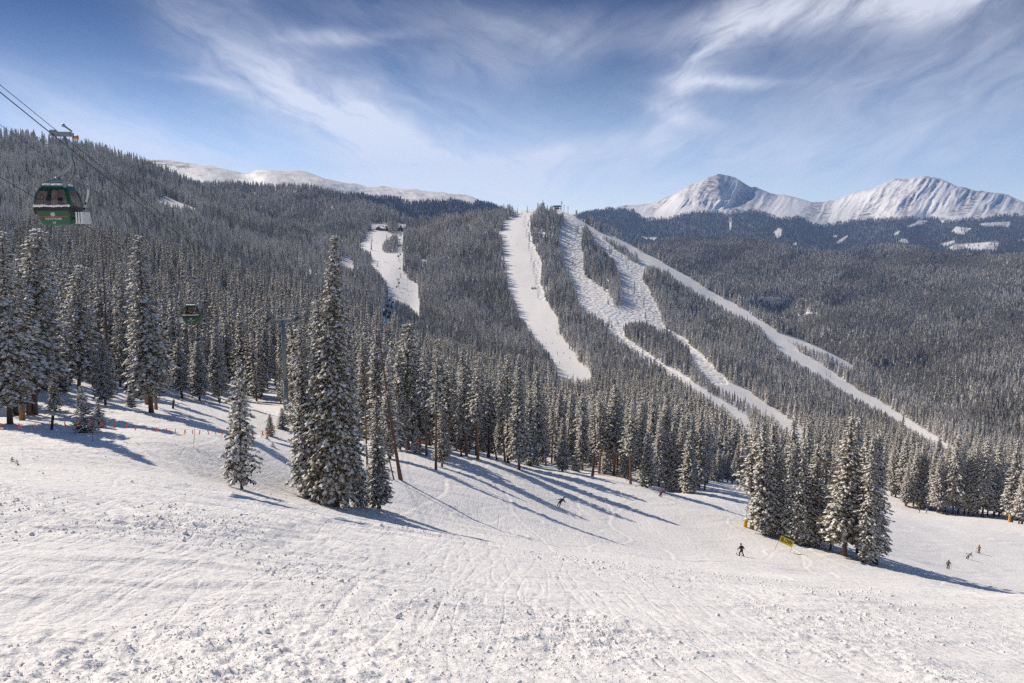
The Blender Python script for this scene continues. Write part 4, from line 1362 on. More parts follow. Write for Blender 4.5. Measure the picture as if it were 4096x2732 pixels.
GLASS = bpy.data.materials.new('tinted_glass')
GLASS.use_nodes = True
_n = GLASS.node_tree
_n.nodes.clear()
_tr = _n.nodes.new('ShaderNodeBsdfTransparent')
_tr.inputs[0].default_value = (.74, .62, .52, 1)
_gl = _n.nodes.new('ShaderNodeBsdfGlossy')
_gl.inputs['Roughness'].default_value = .05
_gl.inputs[0].default_value = (.8, .75, .7, 1)
_mx = _n.nodes.new('ShaderNodeMixShader')
_mx.inputs[0].default_value = .10
_ou = _n.nodes.new('ShaderNodeOutputMaterial')
_n.links.new(_tr.outputs[0], _mx.inputs[1])
_n.links.new(_gl.outputs[0], _mx.inputs[2])
_n.links.new(_mx.outputs[0], _ou.inputs[0])


def pxv(u, v, D):
    r_ = ray(u, v) * D
    return Vector((float(r_[0]), float(r_[1]), float(r_[2])))


def text(body, size, m_, parent, loc, rot, name='lettering', off=0.0, align='CENTER'):
    c = bpy.data.curves.new(name, 'FONT')
    c.body = body
    c.size = size
    c.extrude = .004
    c.offset = off
    c.align_x = align
    c.align_y = 'CENTER'
    c.materials.append(m_)
    o = link(name, c, parent, loc)
    o.rotation_euler = rot
    return o


TB, TD = hit(1147, 1672)
arm_z = pxv(1147, 1277, TD).z
top_z = pxv(1147, 1226, TD).z
T_A, T_B = pxv(1197, 1266, TD), pxv(1092, 1262, TD)
G_A, G_B = pxv(226, 551, 44), pxv(764, 1127, 95)
line_az = math.atan2((T_A - G_A).x, (T_A - G_A).y)
tw = thing('lift_tower', 'tall grey gondola tower with yellow padded foot among the spruces', 'lift tower', TB, -line_az)
b = MB()
hz_ = arm_z - TB.z
b.tube([(0, 0, -1), (0, 0, hz_ * .37)], .47, 16)
b.tube([(0, 0, hz_ * .37), (0, 0, hz_ * .38)], .56, 16)
b.tube([(0, 0, hz_ * .38), (0, 0, hz_)], .385, 16)
b.build('pole', STEELG, tw, True)
b = MB()
b.tube([(0, 0, -.2), (0, 0, 1.6)], .6, 16)
b.build('pad', YPAD, tw, True)
b = MB()
b.box((0, 0, hz_), (5.2, .45, .42))
b.box((0, 0, hz_ - .3), (1.3, .5, .5))
for s_ in (-1, 1):
    b.tube([(s_ * 1.75, 0, hz_ + .2), (s_ * 2.35, 0, top_z - TB.z)], .13, 6)
b.box((.35, 0, top_z - TB.z), (6.8, .28, .26))
b.box((0, .6, hz_ + .25), (4.6, .7, .05))
for k in range(9):
    b.tube([(-2.2 + k * .55, .95, hz_ + .25), (-2.2 + k * .55, .95, hz_ + 1.3)], .025, 4)
b.tube([(-2.2, .95, hz_ + 1.3), (2.2, .95, hz_ + 1.3)], .03, 4)
b.build('crossarm', STEELG, tw)
for s_ in (-1, 1):
    b = MB()
    x = s_ * 2.5
    b.tube([(x, -2.8, hz_ + .25), (x, 2.8, hz_ + .1)], .1, 6)
    for k in range(8):
        y = -2.6 + k * .74
        b.tube([(x - .07, y, hz_ + .42), (x + .07, y, hz_ + .42)], .24, 12)
    b.build('sheave_train', DARKM, tw)
b = MB()
for s_ in (-.22, .22):
    b.tube([(s_, -.62, 1.2), (s_, -.52, hz_)], .025, 4)
for k in range(int(hz_ / .45)):
    b.tube([(-.22, -.6, 1.3 + k * .45), (.22, -.6, 1.3 + k * .45)], .018, 4)
b.build('ladder', STEEL, tw)
b = MB()
b.box((0, -.66, hz_ - 1.0), (.42, .03, .55))
b.build('number_plate', BLUEP, tw)
b = MB()
b.box((0, -.62, 3.3), (.55, .03, .4))
b.build('warning_plate', WHITEP, tw)


def sagging(p0, p1, sag, n=40, ext=0.0):
    pts = []
    for k in range(n + 1):
        t = -ext + (1 + ext) * k / n
        p = p0.lerp(p1, t)
        p.z -= sag * 4 * t * (1 - t)
        pts.append(p)
    return pts


def rope(p0, p1, sag, rad, label, ext=0.0, dz=0.0):
    b = MB()
    b.tube([p + Vector((0, 0, dz)) for p in sagging(p0, p1, sag, 48, ext)], rad, 6)
    return tag(b.build('cable', ROPE, None, True), label, 'cable')


B_END, A_END = pxv(1330, 1500, 420), pxv(1360, 1500, 420)
def ext_to(p0, p1, u):
    """how far past p0 a line must run to leave the frame at pixel column u"""
    for e in np.arange(0, 3, .01):
        q = p0.lerp(p1, -float(e))
        if q.y < 6 or proj(np.array(q))[0] < u:
            return float(e)
    return 3.0


EXA, EXB, EXC = ext_to(G_A, T_A, -330), ext_to(G_B, T_B, -330), ext_to(pxv(440, 806, 70), pxv(1085, 1226, TD), -330)
print('EXT', EXA, EXB, EXC)
rope(G_A, T_A, .8, .026, 'steel haul rope carrying the near green cabin down to the tower', EXA)
rope(G_A + Vector((.1, .25, .24)), T_A + Vector((0, 0, .9)), .7, .016, 'thin wire running just above the near cabin haul rope', EXA)
rope(G_B, T_B, .3, .026, 'steel haul rope on the uphill lane passing behind the near green cabin', EXB)
rope(pxv(440, 806, 70), pxv(1085, 1226, TD), .3, .014, 'thin signal wire between the two haul ropes at the left', EXC)
rope(T_A, A_END, 6, .03, 'haul rope dropping beyond the tower on the downhill lane')
rope(T_B, B_END, 6, .03, 'haul rope dropping beyond the tower on the uphill lane')

PROF = [(0, .69, .78), (.06, .73, .84), (.28, .80, .92), (.62, .90, 1.03), (.78, .945, 1.07), (1.0, .975, 1.10), (1.08, .975, 1.10), (1.35, .955, 1.08), (1.65, .89, 1.02), (1.88, .80, .93), (1.98, .75, .88), (2.10, .69, .82)]
FX = [-1, -.5, 0, .5, 1]
SX = [-1, -.52, -.46, -.03, .03, .46, .52, 1]


def cabin_shell():
    """lofted cabin skin: returns the pieces (part name -> faces)"""
    V, idx = [], []
    nside = None
    for (z, hx, hy) in PROF:
        rc = .17
        ring, kinds = [], []
        ex, ey = hx - rc, hy - rc
        for side in range(4):
            fr = FX if side % 2 == 0 else SX
            for k, f in enumerate(fr):
                p = {0: (f * ex, -hy), 1: (hx, f * ey), 2: (-f * ex, hy), 3: (-hx, -f * ey)}[side]
                ring.append((p[0], p[1], z))
                kinds.append((side, k) if k < len(fr) - 1 else (side, 'c'))
            c = {0: (ex, -ey), 1: (ex, ey), 2: (-ex, ey), 3: (-ex, -ey)}[side]
            a0 = {0: -90, 1: 0, 2: 90, 3: 180}[side]
            for q in (30, 60):
                a = R(a0 + q)
                ring.append((c[0] + rc * math.cos(a), c[1] + rc * math.sin(a), z))
                kinds.append((side, 'c'))
        V.append(ring)
    out = {}
    n = len(V[0])
    for j in range(len(V) - 1):
        zc = .5 * (PROF[j][0] + PROF[j + 1][0])
        for k in range(n):
            side, c = kinds[k]
            key = 'body'
            if .78 < zc < 1.0:
                key = 'belt'
            elif 1.0 < zc < 1.97:
                if c == 'c':
                    key = 'body'
                elif side % 2 == 0:
                    key = 'window_%d' % side if zc < 1.97 else 'body'
                else:
                    key = 'window_%d' % side if c in (0, 2, 4, 6) and zc < 1.9 else 'body'
            out.setdefault(key, []).append([V[j][k], V[j][(k + 1) % n], V[j + 1][(k + 1) % n], V[j + 1][k]])
    return out, V


def make_cabin(name, label, number, group=None, rack=1):
    c = thing(name, label, 'gondola cabin', (0, 0, 0), 0, group)
    out, V = cabin_shell()
    for key, quads in out.items():
        b = MB()
        for q in quads:
            b.add(q, [(0, 1, 2, 3)])
        if key == 'body':
            b.add(V[0], [tuple(range(len(V[0])))[::-1]])
            b.box((0, 0, .02), (1.2, 1.5, .04))
        m_ = {'body': GREEN, 'belt': BLACKP}.get(key, GLASS)
        me = new_mesh(key.split('_')[0], b.v, b.f, [m_])
        bm = bmesh.new()
        bm.from_mesh(me)
        bmesh.ops.remove_doubles(bm, verts=bm.verts, dist=.002)
        bm.to_mesh(me)
        bm.free()
        if m_ is not GLASS:
            me.polygons.foreach_set('use_smooth', [p.normal.z > -.9 for p in me.polygons])
        link(key.split('_')[0], me, c)
    b = MB()
    b.add(V[-1], [tuple(range(len(V[-1])))])
    b.box((0, 0, 2.13), (1.25, 1.5, .07))
    for sx_ in (-.62, .62):
        for sy_ in (-.75, .75):
            b.tube([(sx_, sy_, 2.05), (sx_, sy_, 2.32)], .085, 10)
    b.build('roof', STEELG, c)
    b = MB()
    rnd = random.Random(5)
    for k in range(16):
        b.ball((rnd.uniform(-.45, .45), rnd.uniform(-.6, .6), 2.19), (.24, .3, .085), 0, 10, 6)
    b.build('roof_snow', SNOWCAP, c, True)
    b = MB()
    for k in range(15):
        b.ball((-.86 + k * .123, -1.115, 1.055 + rnd.uniform(-.015, .02)), (.09, .05, .05 + rnd.uniform(0, .03)), 0, 8, 5)
    b.build('ledge_snow', SNOWCAP, c, True)
    for sx_ in (-1, 1):
        b = MB()
        b.ball((sx_ * .9, -.99, .86), (.075, .09, .3), 0, 10, 8)
        b.build('bumper', BLACKP, c, True)
    # hanger
    b = MB()
    b.prism([(-.75, 2.3), (.0, 2.62), (.12, 2.62), (.55, 2.28), (.3, 2.24), (-.5, 2.24)], 'y', -.16, .16)
    b.tube([(0.05, 0, 2.58), (.38, 0, 2.9), (.72, 0, 3.2), (.80, 0, 3.5), (.74, 0, 4.1), (.58, 0, 4.86)], [.085, .085, .09, .09, .08, .07], 10)
    b.ball((.03, -.14, 2.56), .09)
    b.build('hanger_arm', STEEL, c, True)
    b = MB()
    b.box((.42, 0, 4.98), (.95, .32, .24))
    b.box((0.0, 0, 5.13), (.3, .26, .14))
    b.tube([(.0, -.3, 4.92), (.0, .3, 4.92)], .075, 8)
    b.tube([(.85, 0, 5.02), (.98, 0, 5.14), (.55, .1, 5.45)], .05, 8)
    b.ball((.53, .1, 5.47), .1)
    b.box((.95, 0, 4.95), (.2, .2, .2))
    g = b.build('grip', STEEL, c)
    b = MB()
    b.tube([(.98, 0, 4.80), (1.16, 0, 4.80), (1.28, 0, 4.80)], [.07, .09, .14], 12)
    b.build('grip_roller', ORANGEP, c, True)
    b = MB()
    b.tube([(.82, .12, 3.9), (.95, .12, 3.4), (.95, .1, 2.9), (.62, .1, 2.4), (.35, .1, 2.28)], .018, 6)
    b.build('wire', BLACKP, c)
    # ski rack on the side
    b = MB()
    sgn = rack
    for k in range(9):
        b.box((sgn * 1.40, -.62 + k * .15, .42), (.03, .065, .62))
    for y in (-.7, .66):
        for k in range(3):
            b.box((sgn * (1.10 + .13 * k), y, .42), (.08, .03, .62))
    b.box((sgn * 1.2, 0, .1), (.42, 1.4, .03))
    b.box((sgn * 1.2, 0, .72), (.4, 1.36, .03), 1)
    b.box((sgn * 1.0, 0, .3), (.2, .5, .1), 1)
    b.build('ski_rack', [WHITEP, DARKM], c)
    b = MB()
    b.box((0, -.95, .0), (.02, .02, .02))
    # red stripe and writing follow the sloping end panel
    def panel(z):
        k = [i for i in range(len(PROF) - 1) if PROF[i][0] <= z <= PROF[i + 1][0]][0]
        t = (z - PROF[k][0]) / (PROF[k + 1][0] - PROF[k][0])
        return PROF[k][1] * (1 - t) + PROF[k + 1][1] * t, PROF[k][2] * (1 - t) + PROF[k + 1][2] * t
    b = MB()
    for z0, z1 in ((.455, .478),):
        h0, y0 = panel(z0)
        h1, y1 = panel(z1)
        b.add([(-h0 + .1, -y0 - .006, z0), (h0 - .1, -y0 - .006, z0), (h1 - .1, -y1 - .006, z1), (-h1 + .1, -y1 - .006, z1)], [(0, 1, 2, 3)])
    b.build('stripe', REDP, c)
    tl = R(90) - math.atan2(1.03 - .92, .62 - .28)
    tl = R(90) + math.atan2(.11, .34)
    for s_, z_, size in (('KEYSTONE', .345, .17), (number, .14, .17)):
        text(s_, size, WHITEP, c, (0, -panel(z_)[1] - .012, z_), (tl, 0, 0))
    b = MB()
    yc = -panel(.62)[1] - .01
    for k in range(8):
        a = math.pi * k / 4
        b.box((.085 * math.sin(a), yc, .60 + .085 * math.cos(a)), (.025, .012, .11), 0, Matrix.Rotation(a, 3, 'Y'))
        b.box((.075 * math.sin(a + .39), yc, .60 + .075 * math.cos(a + .39)), (.018, .012, .06), 0, Matrix.Rotation(a + .39, 3, 'Y'))
    o = b.build('emblem', WHITEP, c)
    # bench inside
    b = MB()
    for y in (-.62, .62):
        b.box((0, y, .45), (1.3, .4, .08))
        b.box((0, y * 1.42, .8), (1.3, .07, .6))
    b.build('bench', BLACKP, c)
    return c


cabA = make_cabin('gondola_cabin', 'large green gondola cabin with two riders seen through its rear window', '23')
ux, uy = math.sin(line_az), math.cos(line_az)
cabA.location = G_A - Vector((.17, 0, 4.78))
cabA.scale = (1, .88, 1)
cabA.rotation_euler = (0, 0, -line_az)
cabB = make_cabin('gondola_cabin', 'smaller green gondola cabin hanging left of the lift tower', '20', rack=-1)
cabB.location = G_B - Vector((0, 0, 4.92))
cabB.rotation_euler = (0, 0, -line_az)
for (u, v, D, lab) in [(1147, 1415, 172, 'green gondola cabin half hidden behind the lift tower pole'), (1187, 1362, 158, 'green gondola cabin peeping out from behind the slender spruce by the tower')]:
    c = copy_tree(cabB)
    c['label'] = lab
    c.location = pxv(u, v, D)


# ------------------------------------------------------------------ people
SKIN = mat('skin', (.5, .28, .2), .6)


def skinned(verts, edges, radii, root=0, sub=1):
    me = bpy.data.meshes.new('body')
    me.from_pydata([tuple(v) for v in verts], edges, [])
    o = bpy.data.objects.new('body', me)
    COL.objects.link(o)
    sk_ = o.modifiers.new('skin', 'SKIN')
    for i, r_ in enumerate(radii):
        d = me.skin_vertices[0].data[i]
        d.radius = (r_, r_)
        d.use_root = (i == root)
    sb = o.modifiers.new('sub', 'SUBSURF')
    sb.levels = sb.render_levels = sub
    dg = bpy.context.evaluated_depsgraph_get()
    out = bpy.data.meshes.new_from_object(o.evaluated_get(dg))
    bpy.data.objects.remove(o)
    bpy.data.meshes.remove(me)
    out.name = 'body'
    return out


def make_person(label, jacket, trousers, helmet, loc, rz, pose='stand', group=None, hood=None, pack=None, glove=(.02, .02, .02)):
    """one continuous body posed joint by joint (x to the right, y ahead of the person)"""
    V, E, Rd, G = [], [], [], []

    def v(p, r_, par=None, g=0):
        V.append(Vector(p))
        Rd.append(r_)
        G.append(g)
        if par is not None:
            E.append((par, len(V) - 1))
        return len(V) - 1
    J = {'stand': dict(hip=.92, ch=(0, .07, 1.32), hd=(0, .13, 1.62), el=(.36, .05, 1.10), ha=(.34, .30, 1.0), kn=(.14, .12, .5), fo=(.16, 0, .09)),
         'carve': dict(hip=.74, ch=(.20, .17, 1.10), hd=(.26, .30, 1.38), el=(.40, .12, .98), ha=(.52, .38, .86), kn=(.12, .18, .40), fo=(.13, 0, .09)),
         'wedge': dict(hip=.84, ch=(0, .16, 1.22), hd=(0, .26, 1.51), el=(.42, .06, 1.02), ha=(.40, .34, .92), kn=(.2, .2, .46), fo=(.3, 0, .09)),
         'sit': dict(hip=.52, ch=(0, -.02, .98), hd=(0, .02, 1.30), el=(.28, .06, .75), ha=(.16, .34, .62), kn=(.14, .46, .52), fo=(.14, .5, .09))}[pose]
    hz2 = J['hip']
    pel = v((0, -.04 if pose != 'sit' else 0, hz2), .155, None, 1)
    wa = v(((J['ch'][0]) * .45, J['ch'][1] * .4, hz2 * .6 + J['ch'][2] * .4), .15, pel, 0)
    ch = v(J['ch'], .175, wa, 0)
    nk = v(tuple(Vector(J['ch']).lerp(Vector(J['hd']), .6)), .075, ch, 3)
    hd = v(J['hd'], .105, nk, 3)
    v(tuple(Vector(J['hd']) + Vector((0, .02, .1))), .09, hd, 3)
    hands, feet = [], []
    for s_ in (-1, 1):
        cx0 = J['ch'][0]
        sh = v((cx0 + s_ * .2, J['ch'][1] - .01, J['ch'][2] + .08), .09, ch, 0)
        e_ = v((cx0 * .8 + s_ * J['el'][0], J['el'][1], J['el'][2]), .07, sh, 0)
        h_ = v((cx0 * .6 + s_ * J['ha'][0], J['ha'][1], J['ha'][2]), .05, e_, 2)
        d = (V[h_] - V[e_]).normalized()
        pm = v(tuple(V[h_] + d * .07), .045, h_, 2)
        hands.append(V[pm].copy())
        for q, (a, L) in enumerate(((-.03, .07), (-.01, .085), (.012, .08), (.033, .06))):
            f1_ = v(tuple(V[pm] + d * .035 + Vector((0, a * .4, a))), .014, pm, 2)
            v(tuple(V[f1_] + d * L * .4 + Vector((-s_ * L * .5, 0, 0))), .012, f1_, 2)
        v(tuple(V[pm] + Vector((-s_ * .045, .02, .02))), .014, pm, 2)
        hp = v((s_ * .1, -.04 if pose != 'sit' else .04, hz2 - .06), .125, pel, 1)
        k_ = v((s_ * J['kn'][0], J['kn'][1], J['kn'][2]), .085, hp, 1)
        an = v((s_ * J['fo'][0], J['fo'][1] - .04, J['fo'][2] + .08), .075, k_, 1)
        he = v((s_ * J['fo'][0], J['fo'][1] - .02, .07), .07, an, 4)
        v((s_ * J['fo'][0], J['fo'][1] + .2, .06), .06, he, 4)
        feet.append(Vector((s_ * J['fo'][0], J['fo'][1] + .05, .02)))
    me = skinned(V, E, Rd, pel)
    for m_ in (jacket, trousers, mat('glove_%d' % int(glove[0] * 100), glove, .7), SKIN, mat('ski_boot', (.03, .03, .035), .4)):
        me.materials.append(m_)
    P_ = np.array([q[:] for q in V])
    n = len(me.polygons)
    cen = np.array([p.center[:] for p in me.polygons])
    best, gi_ = np.full(n, 9.), np.zeros(n, int)
    for (i, j) in E:
        a, d = P_[i], P_[j] - P_[i]
        t = np.clip(((cen - a) @ d) / (d @ d + 1e-9), 0, 1)
        ds = np.linalg.norm(cen - a - t[:, None] * d, axis=1) - .8 * (Rd[i] * (1 - t) + Rd[j] * t)
        m2 = ds < best
        best[m2] = ds[m2]
        gi_[m2] = G[j]
    me.polygons.foreach_set('material_index', gi_.astype(np.int32))
    me.polygons.foreach_set('use_smooth', np.ones(n, bool))
    o = thing('person', label, 'person', loc, rz, group)
    link('body', me, o)
    h3 = Vector(J['hd'])
    b = MB()
    b.ball(h3 + Vector((0, -.01, .08)), (.125, .14, .125), 0, 14, 10)
    b.build('helmet', helmet, o, True)
    b = MB()
    b.box(h3 + Vector((0, .115, .05)), (.17, .05, .075))
    b.build('goggles', BLACKP, o)
    b = MB()                                                  # a face below the goggles
    b.ball(h3 + Vector((0, .13, -.005)), (.017, .025, .022), 0, 6, 5)
    b.box(h3 + Vector((0, .105, -.05)), (.05, .02, .012), 1)
    b.build('face', [SKIN, REDP], o, True)
    if hood:
        b = MB()
        b.tube([Vector(J['ch']) + Vector((0, .02, .16)), Vector(J['ch']) + Vector((0, .04, .24))], [.15, .11], 12)
        b.build('hood', hood, o, True)
    if pack:
        b = MB()
        b.ball(Vector(J['ch']) + Vector((0, -.2, -.08)), (.16, .12, .24), 0, 10, 8)
        b.build('backpack', pack, o, True)
    return o, hands, feet


def gear(o, hands, feet, desc, rz, ski_m, spread=0.0, dirs=((-.25, -.9), (.25, -.9))):
    """skis under the boots and poles in the hands, each its own thing"""
    for k, f in enumerate(feet):
        b = MB()
        a = rz + (spread if k == 0 else -spread)
        n = 10
        prof = [(-.85 + 1.75 * i / n, .012 + (.09 * max(0, (i - 8) / 2) ** 2)) for i in range(n + 1)]
        V = [(sx_ * (.05 - .018 * math.sin(math.pi * i / n) - (.03 if i == n else 0)), y, z + dz) for i, (y, z) in enumerate(prof) for sx_ in (-1, 1) for dz in (0, .02)]
        Fc = []
        for i in range(n):
            q = i * 4
            Fc += [(q + 1, q + 3, q + 7, q + 5), (q, q + 4, q + 6, q + 2), (q, q + 1, q + 5, q + 4), (q + 2, q + 6, q + 7, q + 3)]
        b.add(V, Fc)
        b.box((0, 0, .045), (.07, .3, .04), 0)
        s_ = b.build('ski', ski_m)
        s_.matrix_world = o.matrix_basis @ Matrix.Translation(f + Vector((0, 0, -.03))) @ Matrix.Rotation(spread if k == 0 else -spread, 4, 'Z')
        tag(s_, '%s ski under %s' % ('left' if k == 0 else 'right', desc), 'ski')
    for k, h_ in enumerate(hands):
        b = MB()
        d = Vector((dirs[k][0], -.45, dirs[k][1])).normalized()
        b.tube([h_ - d * .1, h_ + d * .02, h_ + d * 1.05], [.018, .014, .009], 6)
        b.tube([h_ + d * .97, h_ + d * .985], .045, 8)
        p = b.build('ski_pole', DARKM)
        p.matrix_world = o.matrix_basis
        tag(p, 'thin pole in the %s hand of %s' % ('left' if k == 0 else 'right', desc), 'ski pole')


def cloth(name, c):
    return mat(name, c, .8, vary=.15, vscale=12)


SKIM = mat('ski_black', (.03, .03, .035), .35)
SKIR = mat('ski_red', (.4, .04, .03), .35)


def skier(u, v, short, desc, jacket, trousers, helmet, rz, pose, lean=0.0, fwd=0.0, poles=True, hood=None, pack=None, dirs=((-.25, -.9), (.25, -.9)), spread=.04, size=1.0):
    P, D = hit(u, v)
    o, hands, feet = make_person(desc, cloth('jacket_%d' % len(bpy.data.materials), jacket), cloth('trousers_%d' % len(bpy.data.materials), trousers), mat('helmet_%.2f_%.2f' % (helmet[0], helmet[2]), helmet, .35), P, rz, pose, hood=hood, pack=pack)
    o.rotation_euler = (fwd, lean, rz)
    o.scale = (size,) * 3
    nrm_x = float(gz(P.x + .5, P.y) - gz(P.x - .5, P.y))
    o.matrix_basis  # keeps feet on the snow
    if poles:
        bpy.context.view_layer.update()
        gear(o, hands, feet, short, rz, SKIM, spread, dirs)
    return o


DK = (.03, .033, .04)
skier(2232, 2031, 'the olive-trousered skier', 'skier in dark grey jacket and olive trousers carving in mid-piste', (.045, .05, .065), (.11, .085, .035), DK, R(-12), 'carve', lean=R(20), dirs=((-.9, -.45), (.25, -.95)), spread=.0, size=1.06)
skier(2638, 1986, 'the dark red skier by the trees', 'skier in dark red jacket near the shaded trees', (.20, .015, .04), (.03, .03, .04), DK, R(-35), 'carve', lean=R(20), size=1.06, dirs=((-.9, -.45), (.25, -.95)))
skier(2966, 2222, 'the skier all in black', 'skier all in black left of the SLOW banner', (.018, .02, .024), (.022, .024, .028), DK, R(15), 'wedge', spread=-.12, dirs=((-.2, -.9), (.75, -.6)))
skier(3792, 2275, 'the grey skier with a pack', 'skier in grey jacket with small pack, lowest of three on the far piste', (.13, .13, .14), (.03, .03, .04), (.06, .05, .05), R(160), 'stand', pack=cloth('pack_rust', (.22, .06, .03)), size=1.0)
skier(3868, 2236, 'the pale grey hooded skier', 'skier in pale grey hooded jacket leaning into a turn', (.30, .30, .31), (.04, .04, .05), (.28, .28, .29), R(-30), 'carve', lean=R(16), hood=cloth('hood_grey', (.30, .30, .31)))
skier(3916, 2212, 'the orange-jacketed skier', 'skier in orange jacket on the far piste', (.62, .26, .02), (.03, .035, .045), DK, R(5), 'stand')
skier(3678, 2051, '', 'skier in red jacket by the yellow padded pole', (.45, .02, .05), (.03, .03, .045), DK, R(70), 'stand', poles=False)
skier(3705, 2053, '', 'skier in light blue jacket beside one in red', (.25, .38, .48), (.12, .14, .17), DK, R(-60), 'stand', poles=False)
skier(2846, 1922, '', 'person in bright orange suit beyond the gap in the trees', (.75, .09, .02), (.7, .1, .03), DK, 0, 'stand', poles=False)
skier(2928, 1938, '', 'crouching person in bright blue jacket beyond the gap', (.03, .18, .5), (.04, .08, .2), DK, R(90), 'wedge', poles=False)
skier(2953, 1942, '', 'skier in black at the left edge of the rib clump', DK, DK, DK, R(20), 'stand', poles=False)
skier(4016, 2078, '', 'person in dark red crouching near the right-hand yellow padded pole', (.25, .03, .02), (.05, .04, .04), DK, 0, 'wedge', poles=False)
# riders in the near cabin, backs to us
for x, jk, hm, lab in ((-.32, (.36, .28, .26), (.06, .10, .13), 'rider in pale coat and striped hat inside the near cabin'), (.30, (.36, .30, .03), (.02, .02, .025), 'rider in yellow jacket and black helmet inside the near cabin')):
    o, _, _ = make_person(lab, cloth('coat_%d' % len(bpy.data.materials), jk), cloth('rider_trousers', (.04, .04, .05)), mat('hat_%.2f' % hm[0], hm, .8), (0, 0, 0), 0, 'sit')
    bpy.context.view_layer.update()
    o.matrix_world = cabA.matrix_basis @ Matrix.Translation((x, -.62, .02))
    if x < 0:
        b = MB()
        b.ball((0, .01, 1.5), .05)
        b.build('bobble', REDP, o, True)
b = MB()
prof = [(-.85 + 1.7 * i / 12, .0 + .13 * max(0, (i - 9) / 3) ** 2) for i in range(13)]
for i in range(12):
    (y0, z0), (y1, z1) = prof[i], prof[i + 1]
    b.add([(-.05, y0, z0), (.05, y0, z0), (.05, y1, z1), (-.05, y1, z1), (-.05, y0, z0 + .02), (.05, y0, z0 + .02), (.05, y1, z1 + .02), (-.05, y1, z1 + .02)], [(0, 3, 2, 1), (4, 5, 6, 7), (0, 1, 5, 4), (2, 3, 7, 6), (0, 4, 7, 3), (1, 2, 6, 5)])
for y in (-.25, .05):
    b.box((0, y, .06), (.09, .12, .09), 1)
s_ = b.build('ski', [WHITEP, SKIM])
bpy.context.view_layer.update()
s_.matrix_world = cabA.matrix_basis @ Matrix.Translation((1.3, .35, 1.15)) @ Matrix.Rotation(R(14), 4, 'Y') @ Matrix.Rotation(R(84), 4, 'X')
tag(s_, 'white ski standing in the rack of the near cabin', 'ski')


# ------------------------------------------------------------------ poles, banner, flagged ropes
def pad_pole(u, v, v_pad, v_top, w_, m_, label, lean, group=None):
    P, D = hit(u, v)
    s_ = D / F
    o = thing('padded_pole', label, 'pole', P)
    o.rotation_euler = (0, lean, 0)
    b = MB()
    b.tube([(0, 0, -.3), (0, 0, (v - v_top) * s_ * 1.03)], .05, 8)
    b.build('pole', STEEL, o, True)
    b = MB()
    hp = (v - v_pad) * s_ * 1.03
    r_ = w_ * s_ / 2
    b.tube([(0, 0, -.2), (0, 0, .02), (0, 0, hp * .5), (0, 0, hp)], [r_, r_, r_ * .97, r_], 14)
    b.build('pad', m_, o, True)
    b = MB()
    b.ball((0, 0, hp), (r_, r_, r_ * .5), 0, 10, 6)
    b.build('snow_cap', SNOWCAP, o, True)
    return o


pad_pole(206, 1716, 1657, 1597, 11, BPAD, 'black padded pole nearest the flagged rope', R(10))
pad_pole(692, 1636, 1602, 1563, 9, BPAD, 'middle black padded pole on the shaded snow', R(8))
pad_pole(879, 1616, 1592, 1566, 7, BPAD, 'farthest black padded pole against the wood', R(6))
pad_pole(2980, 2108, 2074, 1948, 16, YPAD, 'thick yellow padded pole beside the bare orange trunk', R(5))
pad_pole(3669, 2033, 2008, 1926, 6, YPAD, 'slim yellow padded pole behind the skier in red', R(9))
pad_pole(4036, 2088, 2057, 1952, 8, YPAD, 'yellow padded pole at the right frame edge', R(2))
P, D = hit(3626, 2026)
b = MB()
b.tube([P - Vector((0, 0, .3)), P + Vector((0, 0, 2.2))], .18, 8)
tag(b.build('post', ORANGEP), 'short orange post at the foot of the sunlit wood edge', 'post')

P, D = hit(3129, 2204)
sg = thing('banner', 'yellow SLOW banner stretched between two thin poles', 'sign', P)
sg.rotation_euler = (0, R(19), math.atan2(-P.x, P.y))
sc_ = D / F
bw, bh = 54 * sc_, 27 * sc_
zb0 = 30 * sc_
b = MB()
n = 10
V = []
for k in range(n + 1):
    x = -bw / 2 + bw * k / n
    V += [(x, .03 * math.sin(k * 1.1), zb0), (x, .03 * math.sin(k * 1.1 + .5), zb0 + bh)]
V += [(x_, y_ + .012, z_) for (x_, y_, z_) in V]
m_ = 2 * (n + 1)
Fc = []
for k in range(n):
    a = 2 * k
    Fc += [(a, a + 2, a + 3, a + 1), (m_ + a, m_ + a + 1, m_ + a + 3, m_ + a + 2)]
b.add(V, Fc)
b.build('cloth', mat('yellow_vinyl', (.78, .60, .02), .5, vary=.06), sg)
tx = text('SLOW', bh * .86, BLACKP, sg, (0, -.06, zb0 + bh * .5), (R(90), 0, 0), off=.02)
tx.scale = (.72, 1, 1)
b = MB()
for z in (zb0 + .05, zb0 + bh - .05):
    for k in range(13):
        b.box((-bw / 2 + .08 + (bw - .16) * k / 12, -.045, z), (.06, .012, .02))
b.build('border_ticks', BLACKP, sg)
for s_ in (-1, 1):
    b = MB()
    b.tube([(s_ * bw / 2, .0, -.4), (s_ * bw / 2, 0, zb0 + bh + .12)], .022, 6)
    b.build('pole', RUST, sg)


def bamboo(u, v, u2, v2, label, rad=.022):
    P, D = hit(u, v)
    H = (v - v2) * D / F * 1.03
    b = MB()
    b.tube([(0, 0, -.3), ((u2 - u) * D / F, 0, H)], [rad, rad * .7], 6)
    o = b.build('marker_pole', RUST, None, True, P)
    return tag(o, label, 'marker pole')


bamboo(370, 1770, 381, 1672, 'thin red pole under the snowy young spruces')
bamboo(774, 1799, 786, 1708, 'thin red pole on the open slope left of the lone small spruce')
bamboo(1038, 1750, 1058, 1727, 'short tilted red pole right of the lone small spruce')
bamboo(2998, 2112, 3002, 2090, 'tiny orange stake at the bare orange trunk')
bamboo(3161, 2182, 3164, 2150, 'thin stake at the right end of the SLOW banner')


